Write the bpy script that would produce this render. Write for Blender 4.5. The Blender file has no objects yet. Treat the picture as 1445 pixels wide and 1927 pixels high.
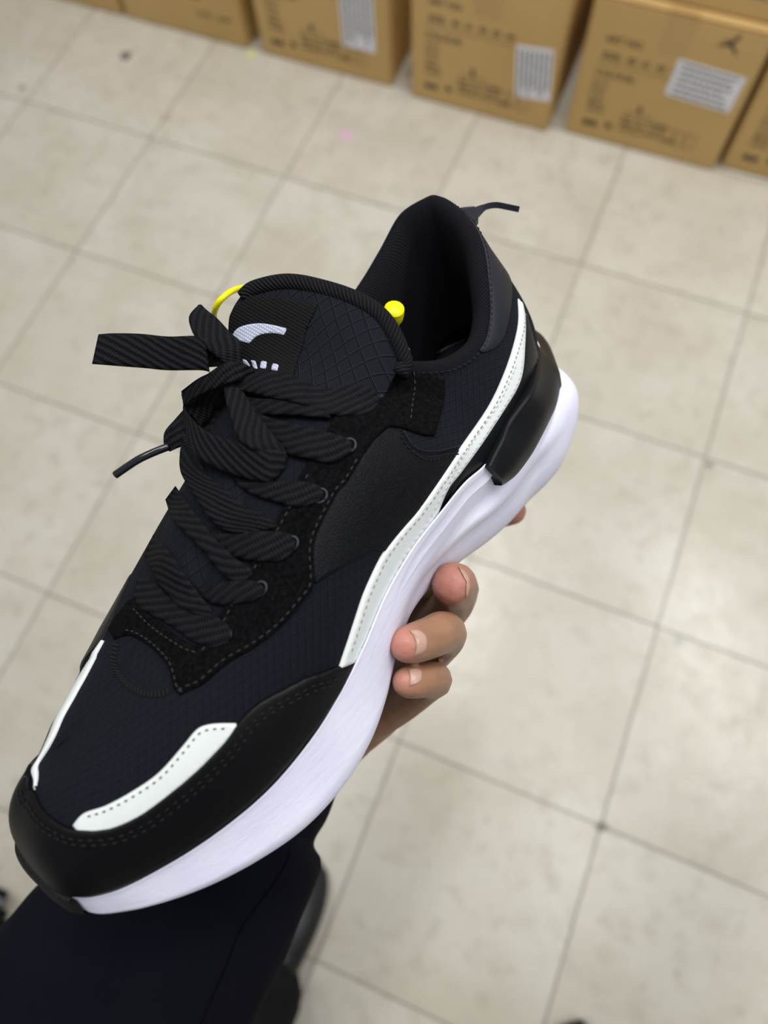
import bpy, bmesh, math, random
from mathutils import Vector, Matrix
from mathutils.bvhtree import BVHTree
from mathutils.geometry import delaunay_2d_cdt
random.seed(7)
sc = bpy.context.scene
COL = sc.collection
IW, IH, FPX = 1445.0, 1927.0, 1400.0

# ------------------------------------------------------------------ camera
CAM_LOC = Vector((1.2658837, -0.96997229, 1.14642567))
CAM_R = Matrix(((0.92565235, -0.34021722, 0.16558978), (0.37640649, 0.87255718, -0.31138742), (-0.03854719, 0.35056556, 0.93574457)))
cam_d = bpy.data.cameras.new('camera'); cam = bpy.data.objects.new('camera', cam_d); COL.objects.link(cam)
cam.matrix_world = Matrix.Translation(CAM_LOC) @ CAM_R.to_4x4()
cam_d.sensor_fit = 'VERTICAL'; cam_d.sensor_height = 24.0; cam_d.lens = 24.0 * FPX / IH
cam_d.clip_start = 0.02; cam_d.clip_end = 50
cam_d.dof.use_dof = True; cam_d.dof.focus_distance = 0.275; cam_d.dof.aperture_fstop = 17.436 / 4.3
sc.camera = cam
# ------------------------------------------------------------------ world, exposure
sc.view_settings.view_transform = 'Standard'; sc.view_settings.look = 'None'
sc.view_settings.gamma = 1.0; sc.view_settings.use_curve_mapping = False
sc.view_settings.exposure = 0.0
w = bpy.data.worlds.new('room_light'); sc.world = w; w.use_nodes = True
bgn = w.node_tree.nodes['Background']; bgn.inputs[0].default_value = (0.93, 0.96, 1.0, 1); bgn.inputs[1].default_value = 0.24
# ------------------------------------------------------------------ ceiling tube lights
def area(name, loc, sx, sy, power, col=(1, 0.99, 0.975), rz=0):
    d = bpy.data.lights.new(name, 'AREA'); d.shape = 'RECTANGLE'; d.size = sx; d.size_y = sy; d.energy = power; d.color = col
    o = bpy.data.objects.new(name, d); COL.objects.link(o); o.location = loc; o.rotation_euler = (0, 0, rz); return o
area('ceiling_tube_light', (2.45, 0.15, 2.75), 0.16, 1.25, 22, rz=0.5)
area('ceiling_tube_light', (1.95, -0.75, 2.75), 0.16, 1.25, 8, rz=0.5)
area('ceiling_tube_light', (0.2, -0.5, 2.75), 0.16, 1.25, 19)
area('ceiling_tube_light', (1.1, -0.15, 2.75), 0.16, 1.25, 23)
area('ceiling_tube_light', (3.8, -0.8, 2.75), 0.16, 1.25, 15)

# ------------------------------------------------------------------ node helpers
class NT:
    def __init__(s, name, rough=0.5, base=(0.5, 0.5, 0.5), spec=0.5):
        s.m = bpy.data.materials.new(name); s.m.use_nodes = True; s.t = s.m.node_tree
        s.b = s.t.nodes['Principled BSDF']
        s.b.inputs['Base Color'].default_value = (*base, 1); s.b.inputs['Roughness'].default_value = rough
        s.b.inputs['Specular IOR Level'].default_value = spec
    def n(s, typ, **kw):
        nd = s.t.nodes.new(typ)
        for k, v in kw.items():
            if k.startswith('i_'):
                k = k[2:]; k = int(k) if k.isdigit() else k
                if hasattr(v, 'node'): s.t.links.new(v, nd.inputs[k])
                else: nd.inputs[k].default_value = v
            else: setattr(nd, k, v)
        return nd
    def math(s, op, a, b=0.0, c=0.0, clamp=False):
        nd = s.n('ShaderNodeMath', operation=op, use_clamp=clamp)
        for i, v in enumerate((a, b, c)):
            if hasattr(v, 'node'): s.t.links.new(v, nd.inputs[i])
            else: nd.inputs[i].default_value = v
        return nd.outputs[0]
    def mix(s, f, a, b):
        nd = s.n('ShaderNodeMix', data_type='RGBA')
        for i, v in ((0, f), (6, a), (7, b)):
            if hasattr(v, 'node'): s.t.links.new(v, nd.inputs[i])
            else: nd.inputs[i].default_value = v if i == 0 else (*v, 1)
        return nd.outputs[2]
    def noise(s, scale, vec, detail=3, rough=0.55, out=0):
        nd = s.n('ShaderNodeTexNoise', i_Scale=scale, i_Detail=detail, i_Roughness=rough)
        s.t.links.new(vec, nd.inputs['Vector']); return nd.outputs[out]
    def ramp(s, f, lo, hi):
        nd = s.n('ShaderNodeMapRange', i_1=lo, i_2=hi, interpolation_type='SMOOTHSTEP'); s.t.links.new(f, nd.inputs[0]); return nd.outputs[0]
    def bump(s, h, strength=0.3, dist=0.001, nrm=None):
        nd = s.n('ShaderNodeBump', i_Strength=strength, i_Distance=dist); s.t.links.new(h, nd.inputs['Height'])
        if nrm is not None: s.t.links.new(nrm, nd.inputs['Normal'])
        s.t.links.new(nd.outputs[0], s.b.inputs['Normal']); return nd.outputs[0]
    def col(s, c): s.t.links.new(c, s.b.inputs['Base Color'])
    def rgh(s, c): s.t.links.new(c, s.b.inputs['Roughness'])
    @property
    def obj(s): return s.n('ShaderNodeTexCoord').outputs['Object']
    @property
    def uv(s): return s.n('ShaderNodeTexCoord').outputs['UV']

def simple(name, base, rough=0.5, spec=0.5): return NT(name, rough, base, spec).m

# tiles
def mat_tile():
    k = NT('vinyl_tile', 0.34, spec=0.5)
    g = k.n('ShaderNodeNewGeometry').outputs['Position']
    rnd = k.n('ShaderNodeObjectInfo').outputs['Random']
    off = k.n('ShaderNodeVectorMath', operation='MULTIPLY_ADD'); k.t.links.new(rnd, off.inputs[0]); off.inputs[1].default_value = (7, 13, 5); k.t.links.new(g, off.inputs[2])
    v = off.outputs[0]
    big = k.noise(5.5, v, 4, 0.6); fine = k.noise(34, v, 4, 0.65); vf = k.noise(110, v, 3, 0.6)
    c = k.mix(k.ramp(big, 0.3, 0.7), (0.54, 0.50, 0.41), (0.62, 0.59, 0.515))
    c = k.mix(k.math('MULTIPLY', k.ramp(fine, 0.48, 0.70), 0.5), c, (0.43, 0.395, 0.31))
    c = k.mix(k.math('MULTIPLY', k.ramp(vf, 0.57, 0.72), 0.22), c, (0.38, 0.36, 0.31))
    # small round scuffs
    vo = k.n('ShaderNodeTexVoronoi', i_Scale=22.0, feature='F1'); k.t.links.new(v, vo.inputs['Vector'])
    d = vo.outputs['Distance']; hole = k.math('MULTIPLY', k.math('SUBTRACT', 1.0, k.ramp(d, 0.05, 0.21)), k.ramp(k.noise(3.5, v, 2), 0.5, 0.62))
    c = k.mix(k.math('MULTIPLY', hole, 0.35), c, (0.34, 0.32, 0.28))
    # dirt gathered at tile edges
    oc = k.obj; sp = k.n('ShaderNodeSeparateXYZ'); k.t.links.new(oc, sp.inputs[0])
    m = k.math('MAXIMUM', k.math('ABSOLUTE', sp.outputs[0]), k.math('ABSOLUTE', sp.outputs[1]))
    e = k.math('MULTIPLY', k.ramp(m, 0.1475, 0.1525), k.math('MULTIPLY_ADD', k.noise(9, v, 3), 1.1, 0.0, clamp=True))
    c = k.mix(k.math('MULTIPLY', e, 0.5), c, (0.25, 0.225, 0.17))
    # individual stains on the floor
    for (x, y, r, cc, a) in ((0.139, 0.19, 0.017, (0.05, 0.05, 0.05), .85), (0.682, 0.143, 0.018, (0.80, 0.42, 0.72), .6), (0.40, -0.70, 0.010, (0.1, 0.09, 0.06), .8),
                             (1.536, -0.315, 0.010, (0.22, 0.21, 0.15), .8), (-0.03, 0.03, 0.012, (.28, .18, .06), .7), (0.399, 0.286, 0.015, (.75, .78, .25), .7),
                             (1.56, -0.62, 0.012, (.3, .31, .3), .6), (1.526, -0.915, 0.011, (0.12, 0.11, 0.08), .8), (0.31, 0.06, .012, (.3, .27, .2), .5)):
        if (x, y) == (0.40, -0.70): x, y = -0.003, -0.23
        dn = k.n('ShaderNodeVectorMath', operation='DISTANCE'); k.t.links.new(g, dn.inputs[0]); dn.inputs[1].default_value = (x, y, 0)
        wob = k.math('ADD', dn.outputs['Value'], k.math('MULTIPLY', k.math('SUBTRACT', k.noise(60, g, 2), 0.5), 0.012))
        f = k.math('MULTIPLY', k.math('SUBTRACT', 1.0, k.ramp(wob, r * 0.45, r)), a); c = k.mix(f, c, cc)
    k.col(c)
    k.rgh(k.math('MULTIPLY_ADD', fine, 0.20, 0.16))
    k.bump(k.math('ADD', k.noise(16, v, 3), k.math('MULTIPLY', vf, 0.3)), 0.35, 0.002)
    return k.m

def mat_card():
    k = NT('corrugated_cardboard', 0.8, spec=0.25); o = k.obj
    n1 = k.noise(4, o, 4); st = k.n('ShaderNodeMapping', i_Scale=(1, 1, 220)); k.t.links.new(o, st.inputs[0])
    n2 = k.noise(3, st.outputs[0], 2)
    c = k.mix(k.ramp(n1, .3, .7), (0.58, 0.385, 0.15), (0.65, 0.44, 0.185)); c = k.mix(k.math('MULTIPLY', n2, .25), c, (0.50, 0.33, 0.13))
    k.col(c); k.bump(n2, 0.15, 0.001); return k.m

def mat_ripstop(name='ripstop_mesh', sc_=1.0, base=(0.0022, 0.0026, 0.0045), hi=(0.0115, 0.0135, 0.022)):
    k = NT(name, 0.75, spec=0.1); u = k.uv; sp = k.n('ShaderNodeSeparateXYZ'); k.t.links.new(u, sp.inputs[0])
    a = k.math('MULTIPLY', k.math('ADD', k.math('MULTIPLY', sp.outputs[0], 0.516), k.math('MULTIPLY', sp.outputs[1], 0.853)), 345 * sc_)
    b = k.math('MULTIPLY', k.math('SUBTRACT', k.math('MULTIPLY', sp.outputs[0], 0.70), k.math('MULTIPLY', sp.outputs[1], 0.72)), 325 * sc_)
    def line(x):
        f = k.math('ABSOLUTE', k.math('SUBTRACT', k.math('FRACT', x), 0.5)); return k.ramp(f, 0.43, 0.49)
    def line2(x):
        f = k.math('ABSOLUTE', k.math('SUBTRACT', k.math('FRACT', x), 0.90)); return k.math('SUBTRACT', 1.0, k.ramp(f, 0.02, 0.06))
    g = k.math('MAXIMUM', line(a), line(b))
    wv = k.math('MULTIPLY', k.math('SINE', k.math('MULTIPLY', b, 6.283 * 7)), k.math('MULTIPLY_ADD', k.math('SINE', k.math('MULTIPLY', a, 6.283 * 7)), .3, .7))
    wv = k.math('MULTIPLY_ADD', wv, 0.5, 0.5)
    n1 = k.noise(900, k.obj, 2)
    c = k.mix(wv, base, hi); c = k.mix(k.math('MULTIPLY', g, .6), c, (0.003, 0.0033, 0.005))
    g2 = k.math('MAXIMUM', line2(a), line2(b)); c = k.mix(k.math('MULTIPLY', g2, .7), c, (0.017, 0.019, 0.028))
    k.col(c)
    h = k.math('ADD', k.math('MULTIPLY', g, -1.0), k.math('ADD', k.math('MULTIPLY', wv, .35), k.math('MULTIPLY', n1, .4)))
    k.bump(h, 0.8, 0.0005); return k.m

def mat_leather(name, base, rough=0.45, grain=1400, strength=0.35, spec=0.5, dist=0.0003):
    k = NT(name, rough, base, spec); o = k.obj
    vo = k.n('ShaderNodeTexVoronoi', i_Scale=float(grain), feature='DISTANCE_TO_EDGE'); k.t.links.new(o, vo.inputs['Vector'])
    h = k.math('ADD', k.ramp(vo.outputs[0], 0.0, 0.25), k.math('MULTIPLY', k.noise(260, o, 3), 0.9))
    k.bump(h, strength, dist); return k.m

def mat_suede():
    k = NT('black_suede', 0.95, spec=0.06); o = k.obj
    n = k.noise(700, o, 4, 0.7); s = k.noise(2600, o, 1)
    c = k.mix(k.ramp(n, .35, .75), (0.0015, 0.0015, 0.0017), (0.0065, 0.0065, 0.008)); c = k.mix(k.ramp(s, .74, .80), c, (0.06, 0.055, 0.05)); k.col(c)
    k.bump(n, 0.6, 0.0006); return k.m

def mat_lace():
    k = NT('braided_lace', 0.85, spec=0.14); u = k.uv; sp = k.n('ShaderNodeSeparateXYZ'); k.t.links.new(u, sp.inputs[0])
    # u across (m), v along (m)
    a = k.math('ADD', k.math('MULTIPLY', sp.outputs[1], 330.0), k.math('MULTIPLY', sp.outputs[0], 760.0))
    a = k.math('ADD', a, k.math('MULTIPLY', k.noise(420, k.obj, 2), 0.7))
    r = k.math('MULTIPLY_ADD', k.math('SINE', k.math('MULTIPLY', a, 3.1416)), 0.5, 0.5)
    b = k.math('SINE', k.math('MULTIPLY', k.math('SUBTRACT', k.math('MULTIPLY', sp.outputs[1], 1500.0), k.math('MULTIPLY', sp.outputs[0], 900.0)), 3.1416))
    b = k.math('MULTIPLY_ADD', b, 0.5, 0.5); n = k.noise(1500, k.obj, 3)
    c = k.mix(r, (0.0012, 0.0012, 0.0016), (0.0085, 0.009, 0.0115)); c = k.mix(k.math('MULTIPLY', k.math('MULTIPLY', b, n), .5), c, (0.021, 0.0215, 0.026)); k.col(c)
    k.bump(k.math('ADD', r, k.math('ADD', k.math('MULTIPLY', b, .35), k.math('MULTIPLY', n, .5))), 0.9, 0.0006); return k.m

def mat_twill(name, base, hi, f1=900.0, f2=0.0, strength=.6, rough=.75):
    k = NT(name, rough, spec=0.15); u = k.uv; sp = k.n('ShaderNodeSeparateXYZ'); k.t.links.new(u, sp.inputs[0])
    a = k.math('SINE', k.math('MULTIPLY', k.math('ADD', sp.outputs[0], k.math('MULTIPLY', sp.outputs[1], 0.6)), f1 * 6.283))
    a = k.math('MULTIPLY_ADD', a, .5, .5); n = k.noise(1800, k.obj, 2)
    if f2:
        b = k.math('SINE', k.math('MULTIPLY', k.math('SUBTRACT', sp.outputs[1], k.math('MULTIPLY', sp.outputs[0], 0.2)), f2 * 6.283)); a = k.math('MULTIPLY', a, k.math('MULTIPLY_ADD', b, .5, .5))
    k.col(k.mix(a, base, hi)); k.bump(k.math('ADD', a, k.math('MULTIPLY', n, .5)), strength, 0.0004); return k.m

def mat_foam():
    k = NT('white_foam', 0.48, spec=0.35); o = k.obj
    n = k.noise(55, o, 4); k.col(k.mix(k.ramp(n, .3, .8), (0.80, 0.80, 1.0), (0.85, 0.85, 1.0)))
    st = k.n('ShaderNodeMapping', i_Scale=(1, 6, 6), i_Rotation=(0, 0.2, 0)); k.t.links.new(o, st.inputs[0])
    k.bump(k.math('ADD', k.noise(90, st.outputs[0], 4), k.math('MULTIPLY', k.noise(1200, o, 2), .3)), 0.16, 0.0012)
    k.b.inputs['Subsurface Weight'].default_value = 0.15; k.b.inputs['Subsurface Radius'].default_value = (0.002, 0.002, 0.0025); return k.m

def mat_skin():
    k = NT('skin', 0.42, spec=0.4); o = k.obj
    at = k.n('ShaderNodeVertexColor', layer_name='flush').outputs[0]
    n = k.noise(60, o, 4); f = k.noise(700, o, 3)
    c = k.mix(k.ramp(n, .3, .7), (0.29, 0.15, 0.085), (0.37, 0.195, 0.115)); c = k.mix(k.math('MULTIPLY', at, .62), c, (0.58, 0.225, 0.19)); k.col(c)
    vo = k.n('ShaderNodeTexVoronoi', i_Scale=900.0, feature='DISTANCE_TO_EDGE'); k.t.links.new(o, vo.inputs['Vector'])
    k.bump(k.math('ADD', k.math('MULTIPLY', k.ramp(vo.outputs[0], 0, .2), .5), f), 0.22, 0.0003)
    k.b.inputs['Subsurface Weight'].default_value = 0.25; k.b.inputs['Subsurface Radius'].default_value = (0.006, 0.0025, 0.0012); k.b.inputs['Subsurface Scale'].default_value = 0.6
    return k.m

def mat_cloth(name, base, hi):
    k = NT(name, 0.9, spec=0.08); o = k.obj; n = k.noise(1400, o, 2); b = k.noise(14, o, 4)
    k.col(k.mix(k.ramp(b, .3, .7), base, hi)); k.bump(k.math('ADD', k.math('MULTIPLY', n, .05), b), 0.35, 0.01); return k.m

M = dict(tile=mat_tile(), grout=simple('tile_joint', (0.20, 0.185, 0.15), .8), card=mat_card(), ink=simple('black_print', (0.055, 0.045, 0.035), .7),
         tape=simple('brown_tape', (0.53, 0.34, 0.135), .3), label=simple('white_label', (0.80, 0.80, 0.86), .5), wall=simple('painted_wall', (0.7, 0.7, 0.68), .8),
         rip=mat_ripstop(), rip2=mat_ripstop('ripstop_tongue', 0.7, (0.003, 0.0034, 0.0055), (0.013, 0.0145, 0.022)), toecap=mat_leather('smooth_black_leather', (0.0018, 0.0018, 0.0026), 0.40, 1500, 0.22, 0.2),
         quarter=mat_leather('grained_black_leather', (0.0022, 0.0026, 0.0048), 0.47, 1050, 0.35, 0.15, .0003), white=mat_leather('white_leather', (0.70, 0.74, 0.735), 0.5, 1700, 0.2, 0.4),
         heel=mat_leather('dark_grey_film', (0.011, 0.0115, 0.020), 0.5, 2500, 0.1, 0.25), suede=mat_suede(), lace=mat_lace(), foam=mat_foam(),
         clip=simple('black_plastic', (0.0055, 0.006, 0.008), 0.42, 0.16), rubber=mat_leather('black_rubber', (0.006, 0.006, 0.007), 0.6, 900, 0.5, 0.3), lining=mat_twill('knit_lining', (0.0022, 0.0022, 0.003), (0.008, 0.0085, 0.013), 900, 0, .15, .95),
         binding=mat_twill('twill_binding', (0.0015, 0.0015, 0.002), (0.0105, 0.011, 0.015), 620, 0, .9), woven=mat_twill('woven_label', (0.0025, 0.0025, 0.003), (0.013, 0.0135, 0.016), 900, 900, .8),
         wlogo=mat_twill('white_woven_thread', (0.40, 0.43, 0.56), (0.72, 0.75, 0.88), 900, 900, .5), thread=simple('black_thread', (0.008, 0.008, 0.008), .6, .2), gthread=simple('grey_thread', (0.020, 0.019, 0.018), .7),
         sthread=simple('light_grey_thread', (0.20, 0.21, 0.205), .7), wthread=simple('off_white_thread', (0.52, 0.53, 0.52), .7), eyelet=simple('eyelet_thread', (0.018, 0.025, 0.038), .5), yellow=simple('yellow_silicone', (0.92, 0.84, 0.0), 0.35), aglet=simple('clear_black_aglet', (0.012, 0.013, 0.017), 0.15, .7),
         skin=mat_skin(), nail=simple('fingernail', (0.50, 0.31, 0.25), 0.24), nailtip=simple('nail_edge', (0.42, 0.31, 0.20), 0.35), sleeve=mat_cloth('navy_black_cloth', (0.0028, 0.0034, 0.0075), (0.0052, 0.0056, 0.010)),
         trouser=mat_cloth('black_trouser_cloth', (0.006, 0.006, 0.008), (0.011, 0.011, 0.013)), shoe=simple('black_shoe', (0.008, 0.008, 0.009), 0.4), bag=mat_cloth('black_bag_cloth', (0.01, 0.01, 0.012), (0.02, 0.02, 0.022)), piping=simple('grey_piping', (0.16, 0.17, 0.22), .5))

# ------------------------------------------------------------------ object helpers
def link(name, me, mat, parent=None, label=None, kind=None):
    o = bpy.data.objects.new(name, me); COL.objects.link(o)
    if mat is not None and not me.materials: me.materials.append(mat)
    if parent is not None: o.parent = parent
    if label: o['label'] = label
    if kind: o['kind'] = kind
    return o
def mesh(name, vs, fs, mat, parent=None, smooth=True, uvs=None, label=None, kind=None):
    me = bpy.data.meshes.new(name); me.from_pydata([tuple(v) for v in vs], [], fs); me.update()
    if smooth: me.polygons.foreach_set('use_smooth', [True] * len(me.polygons))
    if uvs is not None:
        l = me.uv_layers.new(name='UVMap'); l.data.foreach_set('uv', [c for lp in me.loops for c in uvs[lp.vertex_index]])
    return link(name, me, mat, parent, label, kind)
def bmobj(name, bm, mat, parent=None, smooth=False, **kw):
    me = bpy.data.meshes.new(name); bm.to_mesh(me); bm.free()
    if smooth: me.polygons.foreach_set('use_smooth', [True] * len(me.polygons))
    return link(name, me, mat, parent, **kw)
def empty(name, loc, label, cat, group=None):
    o = bpy.data.objects.new(name, None); COL.objects.link(o); o.location = loc; o.empty_display_size = .02
    o['label'] = label; o['category'] = cat
    if group: o['group'] = group
    return o
def bm_box(bm, c, s, bev=0.0, rz=0.0):
    r = bmesh.ops.create_cube(bm, size=1.0, matrix=Matrix.Translation(c) @ Matrix.Rotation(rz, 4, 'Z') @ Matrix.Diagonal((*s, 1)))
    if bev:
        es = {e for v in r['verts'] for e in v.link_edges}; bmesh.ops.bevel(bm, geom=list(es), offset=bev, segments=2, affect='EDGES')
def cr(p0, p1, p2, p3, t):
    t2, t3 = t * t, t * t * t
    return tuple(0.5 * (2 * b + (c - a) * t + (2 * a - 5 * b + 4 * c - d) * t2 + (3 * b - a - 3 * c + d) * t3) for a, b, c, d in zip(p0, p1, p2, p3))
def spline(pts, n, closed=False):
    """n samples per segment"""
    out = []; N = len(pts)
    for i in range(N if closed else N - 1):
        g = (lambda k: pts[k % N]) if closed else (lambda k: pts[max(0, min(N - 1, k))])
        for j in range(n): out.append(cr(g(i - 1), g(i), g(i + 1), g(i + 2), j / n))
    if not closed: out.append(tuple(pts[-1]))
    return out
def resample(pts, step):
    L = [0.0]
    for a, b in zip(pts, pts[1:]): L.append(L[-1] + math.dist(a, b))
    n = max(1, round(L[-1] / step)); out = []; k = 0
    for i in range(n + 1):
        s = L[-1] * i / n
        while k < len(L) - 2 and L[k + 1] < s: k += 1
        t = 0 if L[k + 1] == L[k] else (s - L[k]) / (L[k + 1] - L[k]); out.append(tuple(p + (q - p) * t for p, q in zip(pts[k], pts[k + 1])))
    return out
def tube(pts, rad, seg=10, cap=True, flat=1.0, flatdir=None):
    """vertices, faces of a swept tube; rad is a number or list"""
    vs, fs = [], []; N = len(pts); P = [Vector(p) for p in pts]; up = Vector(flatdir) if flatdir else Vector((0.3, 0.2, 1))
    for i in range(N):
        t = (P[min(N - 1, i + 1)] - P[max(0, i - 1)]).normalized(); a = t.cross(up)
        if a.length < 1e-4: a = t.cross(Vector((1, 0, 0)))
        a.normalize(); b = a.cross(t).normalized(); r = rad[i] if isinstance(rad, (list, tuple)) else rad
        for j in range(seg):
            th = 2 * math.pi * j / seg; vs.append(P[i] + a * (r * math.cos(th)) + b * (r * flat * math.sin(th)))
    for i in range(N - 1):
        for j in range(seg):
            j2 = (j + 1) % seg; fs.append((i * seg + j, i * seg + j2, (i + 1) * seg + j2, (i + 1) * seg + j))
    if cap: fs.append(tuple(reversed(range(seg)))); fs.append(tuple((N - 1) * seg + j for j in range(seg)))
    return vs, fs

# ================================================================== SETTING
T = 0.305
floor = link('floor', bpy.data.meshes.new('floor'), M['grout']); bm = bmesh.new(); bm_box(bm, (0.7625, -0.915, -0.012), (5.795, 4.27, 0.02)); bm.to_mesh(floor.data); bm.free()
floor['kind'] = 'structure'; floor['label'] = 'beige worn vinyl tile floor with dirty joints'
bm = bmesh.new(); bm_box(bm, (0, 0, -0.0015), (T - 0.0012, T - 0.0012, 0.003), 0.0006); tme = bpy.data.meshes.new('tile'); bm.to_mesh(tme); bm.free(); tme.materials.append(M['tile'])
for i in range(-7, 12):
    for j in range(-10, 4):
        o = link('tile', tme, None, floor); o.location = ((i + .5) * T, (j + .5) * T, 0)
wall = link('wall_back', bpy.data.meshes.new('wall_back'), M['wall']); bm = bmesh.new(); bm_box(bm, (0.7625, 1.18, 1.3), (5.795, 0.08, 2.6)); bm.to_mesh(wall.data); bm.free(); wall['kind'] = 'structure'; wall['label'] = 'pale painted wall behind the stacked cartons'

# ================================================================== CARDBOARD BOXES
def text_mesh(s, size, mat_idx=0):
    cu = bpy.data.curves.new('t', 'FONT'); cu.body = s; cu.size = size; cu.resolution_u = 2; cu.offset = size * 0.02
    o = bpy.data.objects.new('t', cu); COL.objects.link(o); dg = bpy.context.evaluated_depsgraph_get(); me = bpy.data.meshes.new_from_object(o.evaluated_get(dg))
    bpy.data.objects.remove(o); return me
def front_text(parent, items, x0, y, name, mat=None, z=None):
    """items: (x, z, size, text, spin) on the front face (facing -y) measured from box left/bottom; or (x, z, w, h) filled bars"""
    bm = bmesh.new()
    for it in items:
        if isinstance(it[3], str):
            me = text_mesh(it[3], it[2]); tmp = bmesh.new(); tmp.from_mesh(me); bpy.data.meshes.remove(me)
            sp = it[4] if len(it) > 4 else 0
            mt = Matrix.Translation((x0 + it[0], y, it[1])) @ Matrix.Rotation(math.pi / 2, 4, 'X') @ Matrix.Rotation(sp, 4, 'Z')
            bmesh.ops.transform(tmp, matrix=mt, verts=tmp.verts); m2 = bpy.data.meshes.new('x'); tmp.to_mesh(m2); tmp.free(); bm.from_mesh(m2); bpy.data.meshes.remove(m2)
        else:
            bmesh.ops.create_cube(bm, size=1, matrix=Matrix.Translation((x0 + it[0] + it[2] / 2, y, it[1] + it[3] / 2)) @ Matrix.Diagonal((it[2], 0.0002, it[3], 1)))
    return bmobj(name, bm, mat or M['ink'], parent)
def flyer_mark(x0, y, s):
    """small print of a leaping figure: splayed limbs"""
    vs, fs = [], []
    def limb(a, b, w0, w1):
        a, b = Vector((a[0], 0, a[1])) * s, Vector((b[0], 0, b[1])) * s; d = (b - a).normalized(); n = Vector((-d.z, 0, d.x)); k = len(vs)
        for p in (a - n * w0 * s, a + n * w0 * s, b + n * w1 * s, b - n * w1 * s): vs.append(Vector((x0[0], y, x0[1])) + p)
        fs.append((k, k + 1, k + 2, k + 3))
    limb((0, 0), (.42, 1.0), .16, .06); limb((0, 0), (-1.0, -.35), .14, .06); limb((0, 0), (.75, -.75), .16, .07); limb((-.1, .3), (-.7, .05), .08, .05); limb((.1, .35), (.62, .55), .07, .04)
    return vs, fs
def carton(x0, x1, yf, z0, h, label, depth=0.36, lab=None, printed=True, group='cardboard cartons lined up along the wall', sizes='40  41  42  43  44', emblem=False, alt=False):
    W_ = x1 - x0; e = empty('cardboard_box', ((x0 + x1) / 2, yf + depth / 2, z0), label, 'box', group)
    def loc(o): o.location = (-(x0 + x1) / 2, -(yf + depth / 2), -z0); return o
    bm = bmesh.new(); bm_box(bm, ((x0 + x1) / 2, yf + depth / 2, z0 + h / 2), (W_, depth, h), 0.0035); loc(bmobj('carton', bm, M['card'], e, True)).data.polygons.foreach_set('use_smooth', [False] * 0 or [False] * len(e.children[0].data.polygons))
    # top flaps proud of the body, meeting under tape
    for s in (-1, 1):
        bm = bmesh.new(); bm_box(bm, ((x0 + x1) / 2, yf + depth / 2 + s * (depth / 4 + 0.0005), z0 + h + 0.0015), (W_ - 0.003, depth / 2 - 0.003, 0.003), 0.001); loc(bmobj('flap', bm, M['card'], e))
    cx = x0 + W_ * 0.5
    bm = bmesh.new(); bm_box(bm, (cx, yf - 0.0002, z0 + h - 0.035), (0.05, 0.0004, 0.07)); bm_box(bm, (cx, yf + depth / 2, z0 + h + 0.0033), (0.05, depth, 0.0004)); loc(bmobj('tape', bm, M['tape'], e))
    if printed:
        y = yf - 0.0003; it = [(0.035, z0 + h - .072, .017, 'ART NO.'), (0.035, z0 + h - .103, .017, 'SIZE:  ' + sizes), (0.03, z0 + h - .137, .017, 'COLOUR:')]
        for r, s in enumerate(('Q.TY:', 'N.W:', 'G.W:', 'MEAS:', 'C/NO:')): it.append((0.03, z0 + h - .155 - r * .0145, .0125, s))
        for r in range(3): it.append((0.10, z0 + .062 - r * .0125, .0115, ('EVA  PU  RUBBER', 'KEEP DRY  36-45', 'HANDLE WITH CARE')[r]))
        it += [(0.03, z0 + .03, .012, .012), (0.045, z0 + .03, .012, .012), (0.075, z0 + .034, .011, .011), (0.03, z0 + h - .112, W_ - .11, .0009), (.125, z0 + .082, .007, .014), (.105, z0 + .078, .05, .0012)]
        if alt: it = [(0.05, z0 + h - .09, .017, 'ART NO.    SIZE'), (0.05, z0 + .088, .017, 'COLOUR   QTY   PRS'), (0.195, z0 + .05, .016, 'N.W   G.W')]
        if alt:
            for q_ in it: loc(front_text(e, [q_], x0, y, 'print'))
        else: loc(front_text(e, it, x0, y, 'print'))
        # small outline boxes
        b2 = []
        if alt: b2 = [(.05, z0 + h - .1, .2, .001)]
        for q in range(0 if alt else 3):
            bx, bz = 0.185 + q * .021, z0 + .035; b2 += [(bx, bz, .018, .001), (bx, bz + .03, .018, .001), (bx, bz, .001, .03), (bx + .017, bz, .001, .03)]
        loc(front_text(e, b2, x0, y, 'print'))
        if emblem: vs, fs = flyer_mark((x0 + W_ - .062, z0 + h - .028), y, 0.021); loc(mesh('emblem', vs, fs, M['ink'], e, False))
    if lab:
        lx, lz, lw, lh, rot, tt = lab; y = yf - 0.0006
        bm = bmesh.new(); bm_box(bm, (0, 0, 0), (lw, 0.0005, lh)); bmesh.ops.transform(bm, matrix=Matrix.Translation((x0 + lx, y, z0 + lz)) @ Matrix.Rotation(rot, 4, 'Y'), verts=bm.verts)
        L = loc(bmobj('sticker', bm, M['label'], e)); bm = bmesh.new()
        rows = 7 if tt == 'v' else 6; rnd = random.Random(int(lx * 1e4))
        for r in range(rows):
            px = -lw * .42 if tt == 'h' else -lh * .42; end = -px * (rnd.choice((.9, .7, 1.0)))
            off = (lh if tt == 'h' else lw) * (.40 - .8 * r / (rows - 1))
            while px < end:
                wd = rnd.uniform(.004, .012)
                if tt == 'h': c, s = (px + wd / 2, 0, off), (wd, .0002, .0042)
                else: c, s = (off, 0, -px - wd / 2), (.0042, .0002, wd)
                bmesh.ops.create_cube(bm, size=1, matrix=Matrix.Translation(c) @ Matrix.Diagonal((*s, 1))); px += wd + .0022
        bmesh.ops.transform(bm, matrix=Matrix.Translation((x0 + lx, y - .0003, z0 + lz)) @ Matrix.Rotation(rot, 4, 'Y'), verts=bm.verts)
        loc(bmobj('sticker_print', bm, M['ink'], e))
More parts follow.
